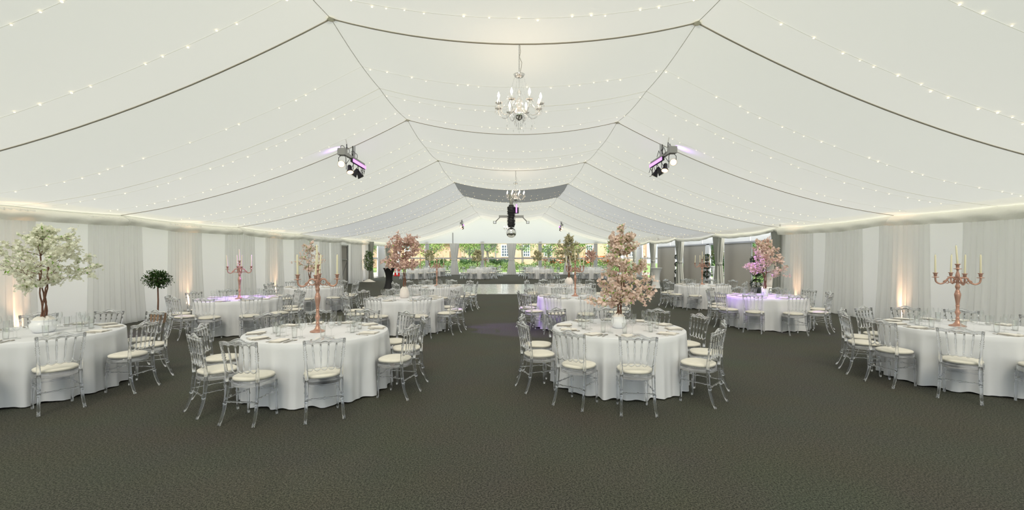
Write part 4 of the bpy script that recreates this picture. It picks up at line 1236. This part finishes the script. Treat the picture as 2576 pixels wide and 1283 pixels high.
# ================================================================== OUTSIDE
rr = random.Random(99)
mb = MB(); mb.box(-60, 60, -30, 110, -.2, -.06); struct(mb, 'ground', M['lawn'])
mb = MB(); mb.box(-16, -10.95, -20, 30, -.1, -.04); struct(mb, 'path', M['paving'])  # unseen paving, added so bounce light on the left lining stays neutral
mb = MB(); mb.box(10.95, 16, -20, 15, -.1, -.04); struct(mb, 'path', M['paving'])  # same unseen addition, keeps lawn green out of the right lining's bounce
mb = MB(); mb.box(-30, 30, 43.4, 49.5, -.2, -.03); struct(mb, 'path', M['paving'])
mb = MB(); mb.box(10.95, 13.4, 15, 34, -.15, -.02); struct(mb, 'outside_deck', M['darkdeck'])
mb = MB(); mb.box(13.4, 17, 10, 40, -.1, -.04); struct(mb, 'path', M['paving'])
mb = MB(); mb.box(-17, -10.95, 30, 43, -.1, -.04); struct(mb, 'path', M['paving'])
# house
YH = 68
def hx(px): return (px-1283)*YH/F
hz = lambda py: H_CAM-(py-643)*YH/F
h = thing('sandstone_house', 'long peach and sandstone house with white sash windows behind the end glazing', 'house', (0, YH, 0))
def hbox(name, x0, x1, z0, z1, mat, d=0., t=.3, par=None):
    mb = MB(); mb.box(x0, x1, d, d+t, z0, z1); return mb.build(name, M[mat], par or h)
hbox('peach_wall', -36, hx(1167), 0, 3.75, 'peach', 0, 4)
hbox('stone_wall', hx(1167), hx(1246), 0, 3.75, 'brick', .5, 4)
hbox('peach_wall', hx(1246), 20, 0, 3.75, 'peach', -.6, 4)
hbox('roof', -37, 20.5, 3.75, 3.95, 'trunkgrey', -.8, 6)
hbox('downpipe', hx(1247)-.1, hx(1247)+.1, 0, 3.75, 'greymetal', -.8, .12)
hbox('downpipe', hx(1158)-.08, hx(1158)+.08, 0, 3.75, 'wood', -.2, .12)
def sash(x0, x1, z0, z1, d):
    w = hbox('window', x0-.12, x1+.12, z0-.12, z1+.12, 'winframe', d-.08, .12)
    hbox('pane', x0, x1, z0, z1, 'winglass', d-.10, .04, w)
    mb = MB(); nx_ = 3; nz = 4
    for i in range(1, nx_): xx = x0+(x1-x0)*i/nx_; mb.box(xx-.035, xx+.035, d-.14, d-.09, z0, z1)
    for j in range(1, nz): zz = z0+(z1-z0)*j/nz; mb.box(x0, x1, d-.14, d-.09, zz-.035, zz+.035)
    mb.build('glazing_bars', M['winframe'], w)
for a, b in ((1263, 1280), (1317, 1331), (1369, 1386), (1474, 1488), (1526, 1541), (1580, 1594)):
    sash(hx(a), hx(b), hz(644), hz(618), -.6)
for a, b in ((1020, 1034), (1070, 1084)): sash(hx(a), hx(b), hz(644), hz(618), 0)
mb = MB(); mb.box(hx(1118), hx(1134), -1.5, 0, 0, 2.4); mb.build('porch', M['peach'], h)

def hedge(name, x0, x1, y, z1, depth, mat, label, cat, n, size, lumps=1.0, group=None):
    r = random.Random(int(x0*13+y)); mb = MB()
    for _ in range(n):
        u = r.random(); x = x0+(x1-x0)*u
        top = z1*(1+.12*lumps*sin(x*1.9+y)+.06*lumps*sin(x*5.1))
        th = r.random()*pi; q = sqrt(r.random())**.3
        p = Vector((x, y-depth/2*cos(th)*q, max(.02, top*(sin(th)**.5)*q*r.uniform(.6, 1))))
        leaf(mb, p, Vector((r.gauss(0, .6), -1*r.random(), r.gauss(.4, .6))), size*r.uniform(.7, 1.3), r)
    o = mb.build(name, M[mat]); tag(o, label, cat, group); return o
hedge('clipped_hedge', hx(1160)*.85, hx(1292)*.85, 57, 1.45, 2.0, 'hedge', 'dark green clipped hedge before the sandstone wall', 'hedge', 5200, .28)
hedge('clipped_hedge', -9.6, -6.2, 55, 1.2, 2.0, 'hedge', 'dark green clipped hedge beyond the leftmost end windows', 'hedge', 2500, .28)
for i, (a, b) in enumerate(((-12, -7.6), (-7.4, -1.1), (-.9, 4.8), (5.0, 9.5), (9.8, 14))):
    hedge('flowering_shrub', a, b, 51.5, 1.05, 1.8, 'shrub', 'bright green shrub border beyond the end windows, %s from the left' % ['first', 'second', 'third', 'fourth', 'fifth'][i], 'shrub', 3600, .20, 1.6, 'shrub border beyond the end windows')
o = hedge('orange_flower_bed', 4.0, 13, 55.5, 1.4, 1.5, 'hedge', 'bed of orange flowers in front of the peach wall', 'flower bed', 3000, .25, 1.5)
mb = MB()
for _ in range(260):
    x = rr.uniform(4.0, 13); petal_flower(mb, Vector((x, 55.5-rr.uniform(.3, .9), rr.uniform(.8, 1.75))), .10, rr)
mb.build('orange_blossom', M['orange'], o)

def tree(x, y, h, crown_r, crown_z, mat, label, n=2200, size=.35, trunk_r=.14, group='garden trees outside', flat=.7):
    t = thing('garden_tree', label, 'tree', (x, y, 0), 0, group); r = random.Random(int(x*7+y))
    mb = MB(); mb.tube([(0, 0, -.06), (.05, 0, crown_z*.5), (-.04, 0, crown_z), (0, 0, crown_z+crown_r*.4)], [trunk_r*1.25, trunk_r, trunk_r*.9, trunk_r*.4], 8)
    for k in range(7):
        a = k*2.4; mb.tube([(0, 0, crown_z*.9), (crown_r*.4*cos(a), crown_r*.4*sin(a), crown_z+crown_r*.25), (crown_r*.8*cos(a), crown_r*.8*sin(a), crown_z+crown_r*(.2+.4*r.random()))], [trunk_r*.5, trunk_r*.3, trunk_r*.1], 5)
    mb.build('trunk', M['trunkgrey'], t)
    mb = MB()
    for k in range(26):
        a = r.random()*6.283; q = crown_r*sqrt(r.random())*.8
        leafmass(mb, (q*cos(a), q*sin(a), crown_z+crown_r*flat*(r.random()*1.3-.15)), crown_r*.34, n//26, size, r, (1.25, 1.25, .55), .3)
    mb.build('leaves', M[mat], t)
L = ['first', 'second', 'third', 'fourth', 'fifth', 'sixth', 'seventh', 'eighth']
for i, (x, y, hgt, cr, cz) in enumerate(((-9.5, 56, 6, 2.0, 2.3), (-5.3, 60.5, 6, 1.9, 2.3), (-2.6, 53.6, 6, 1.5, 2.65), (1.6, 60.5, 6, 1.7, 2.9), (4.5, 54, 6, 1.8, 2.4), (8.8, 59.5, 6, 2.0, 2.5), (12.5, 54, 6, 2.0, 2.3))):
    tree(x, y, hgt, cr, cz-.25, 'treeleaf', 'pale green garden tree beyond the end windows, %s from the left' % L[i], 1300, .22)
for i, (x, y, cr, cz, mt) in enumerate(((22, 18, 2.3, 2.0, 'treeleaf2'), (22.5, 24.5, 2.4, 2.0, 'treeleaf2'), (22, 31, 2.4, 2.2, 'treeleaf2'), (22.5, 37.5, 2.4, 2.3, 'treeleaf2'), (24, 45, 2.6, 2.5, 'treeleaf2'), (29, 36, 2.6, 2.4, 'treeleaf'), (29, 27, 2.6, 2.5, 'treeleaf2'))):
    tree(x, y, 8, cr, cz, mt, 'deep green garden tree beyond the right glazing, %s from the camera' % L[i], 2400, .34, .3 if i else .42, flat=.3)
for i, (x, y, cr, cz) in enumerate(((-19, 44, 2.4, 2.3), (-17, 51, 2.4, 2.4), (-22, 57, 2.6, 2.5), (-27, 63, 2.6, 2.5))):
    tree(x, y, 8, cr, cz, 'treeleaf', 'green garden tree beyond the left glazing, %s from the camera' % L[i], 2200, .34, .25, flat=.25)
# the broad trunk seen through the nearest right door
t = thing('old_tree', 'broad grey tree trunk on the lawn seen through the nearest right door', 'tree', (15.6, 27.2, 0))
mb = MB(); mb.tube([(0, 0, -.1), (0, 0, .15), (.02, 0, .6), (.0, 0, 1.6), (.1, 0, 2.6), (.2, 0, 3.2)], [.85, .62, .45, .38, .34, .2], 14); mb.build('trunk', M['trunkgrey'], t)
mb = MB(); leafmass(mb, (0, 0, 2.55), 1.7, 1600, .3, rr, (1.2, 1.2, .3), .3); mb.build('leaves', M['treeleaf2'], t)
for i, (y0, y1) in enumerate(((14, 22), (22.3, 30), (30.3, 38), (38.3, 47))):
    r2 = random.Random(i); mb = MB()
    for _ in range(6500):
        p = Vector((18.6+r2.uniform(-.5, .5), r2.uniform(y0, y1), r2.random()**.8*3.0)); leaf(mb, p, Vector((-1, r2.gauss(0, .6), r2.gauss(.3, .6))), .26, r2)
    o = mb.build('garden_hedge', M['treeleaf2' if i % 2 else 'hedge']); tag(o, 'green hedge across the lawn on the right, %s stretch from the camera' % L[i], 'hedge', 'hedge stretches on the right')

# ================================================================== LIGHT AND CAMERA
w = bpy.data.worlds.new('sky'); SC.world = w; w.use_nodes = True; nt = w.node_tree; nt.nodes.clear()
bg = nt.nodes.new('ShaderNodeBackground'); wo = nt.nodes.new('ShaderNodeOutputWorld')
bg.inputs['Color'].default_value = (.84, .92, 1.0, 1); bg.inputs['Strength'].default_value = 1.5
nt.links.new(bg.outputs[0], wo.inputs[0])
sd = bpy.data.lights.new('sun', 'SUN'); sd.energy = 7.6; sd.color = (1, .94, .84); sd.angle = radians(25)
so = bpy.data.objects.new('sun', sd); C.objects.link(so); so.rotation_euler = Vector((-.04, -.95, 1)).to_track_quat('Z', 'Y').to_euler()

cd = bpy.data.cameras.new('camera'); co = bpy.data.objects.new('camera', cd); C.objects.link(co)
co.location = (0, 0, H_CAM); co.rotation_euler = (pi/2, 0, 0)
cd.sensor_fit = 'HORIZONTAL'; cd.sensor_width = 36; cd.lens = F/2576*36
cd.shift_x = 5/2576; cd.shift_y = 1.5/2576; cd.clip_end = 300; cd.clip_start = .05
SC.camera = co
vs = SC.view_settings
vs.view_transform = 'Standard'; vs.look = 'None'; vs.gamma = 1; vs.use_curve_mapping = False; vs.exposure = 0.22
cy = SC.cycles
cy.max_bounces = 14; cy.transparent_max_bounces = 40; cy.transmission_bounces = 12; cy.diffuse_bounces = 5; cy.glossy_bounces = 4
cy.caustics_reflective = False; cy.caustics_refractive = False; cy.sample_clamp_indirect = 4; cy.sample_clamp_direct = 0
cy.use_denoising = True
try: cy.denoiser = 'OPENIMAGEDENOISE'
except Exception: pass
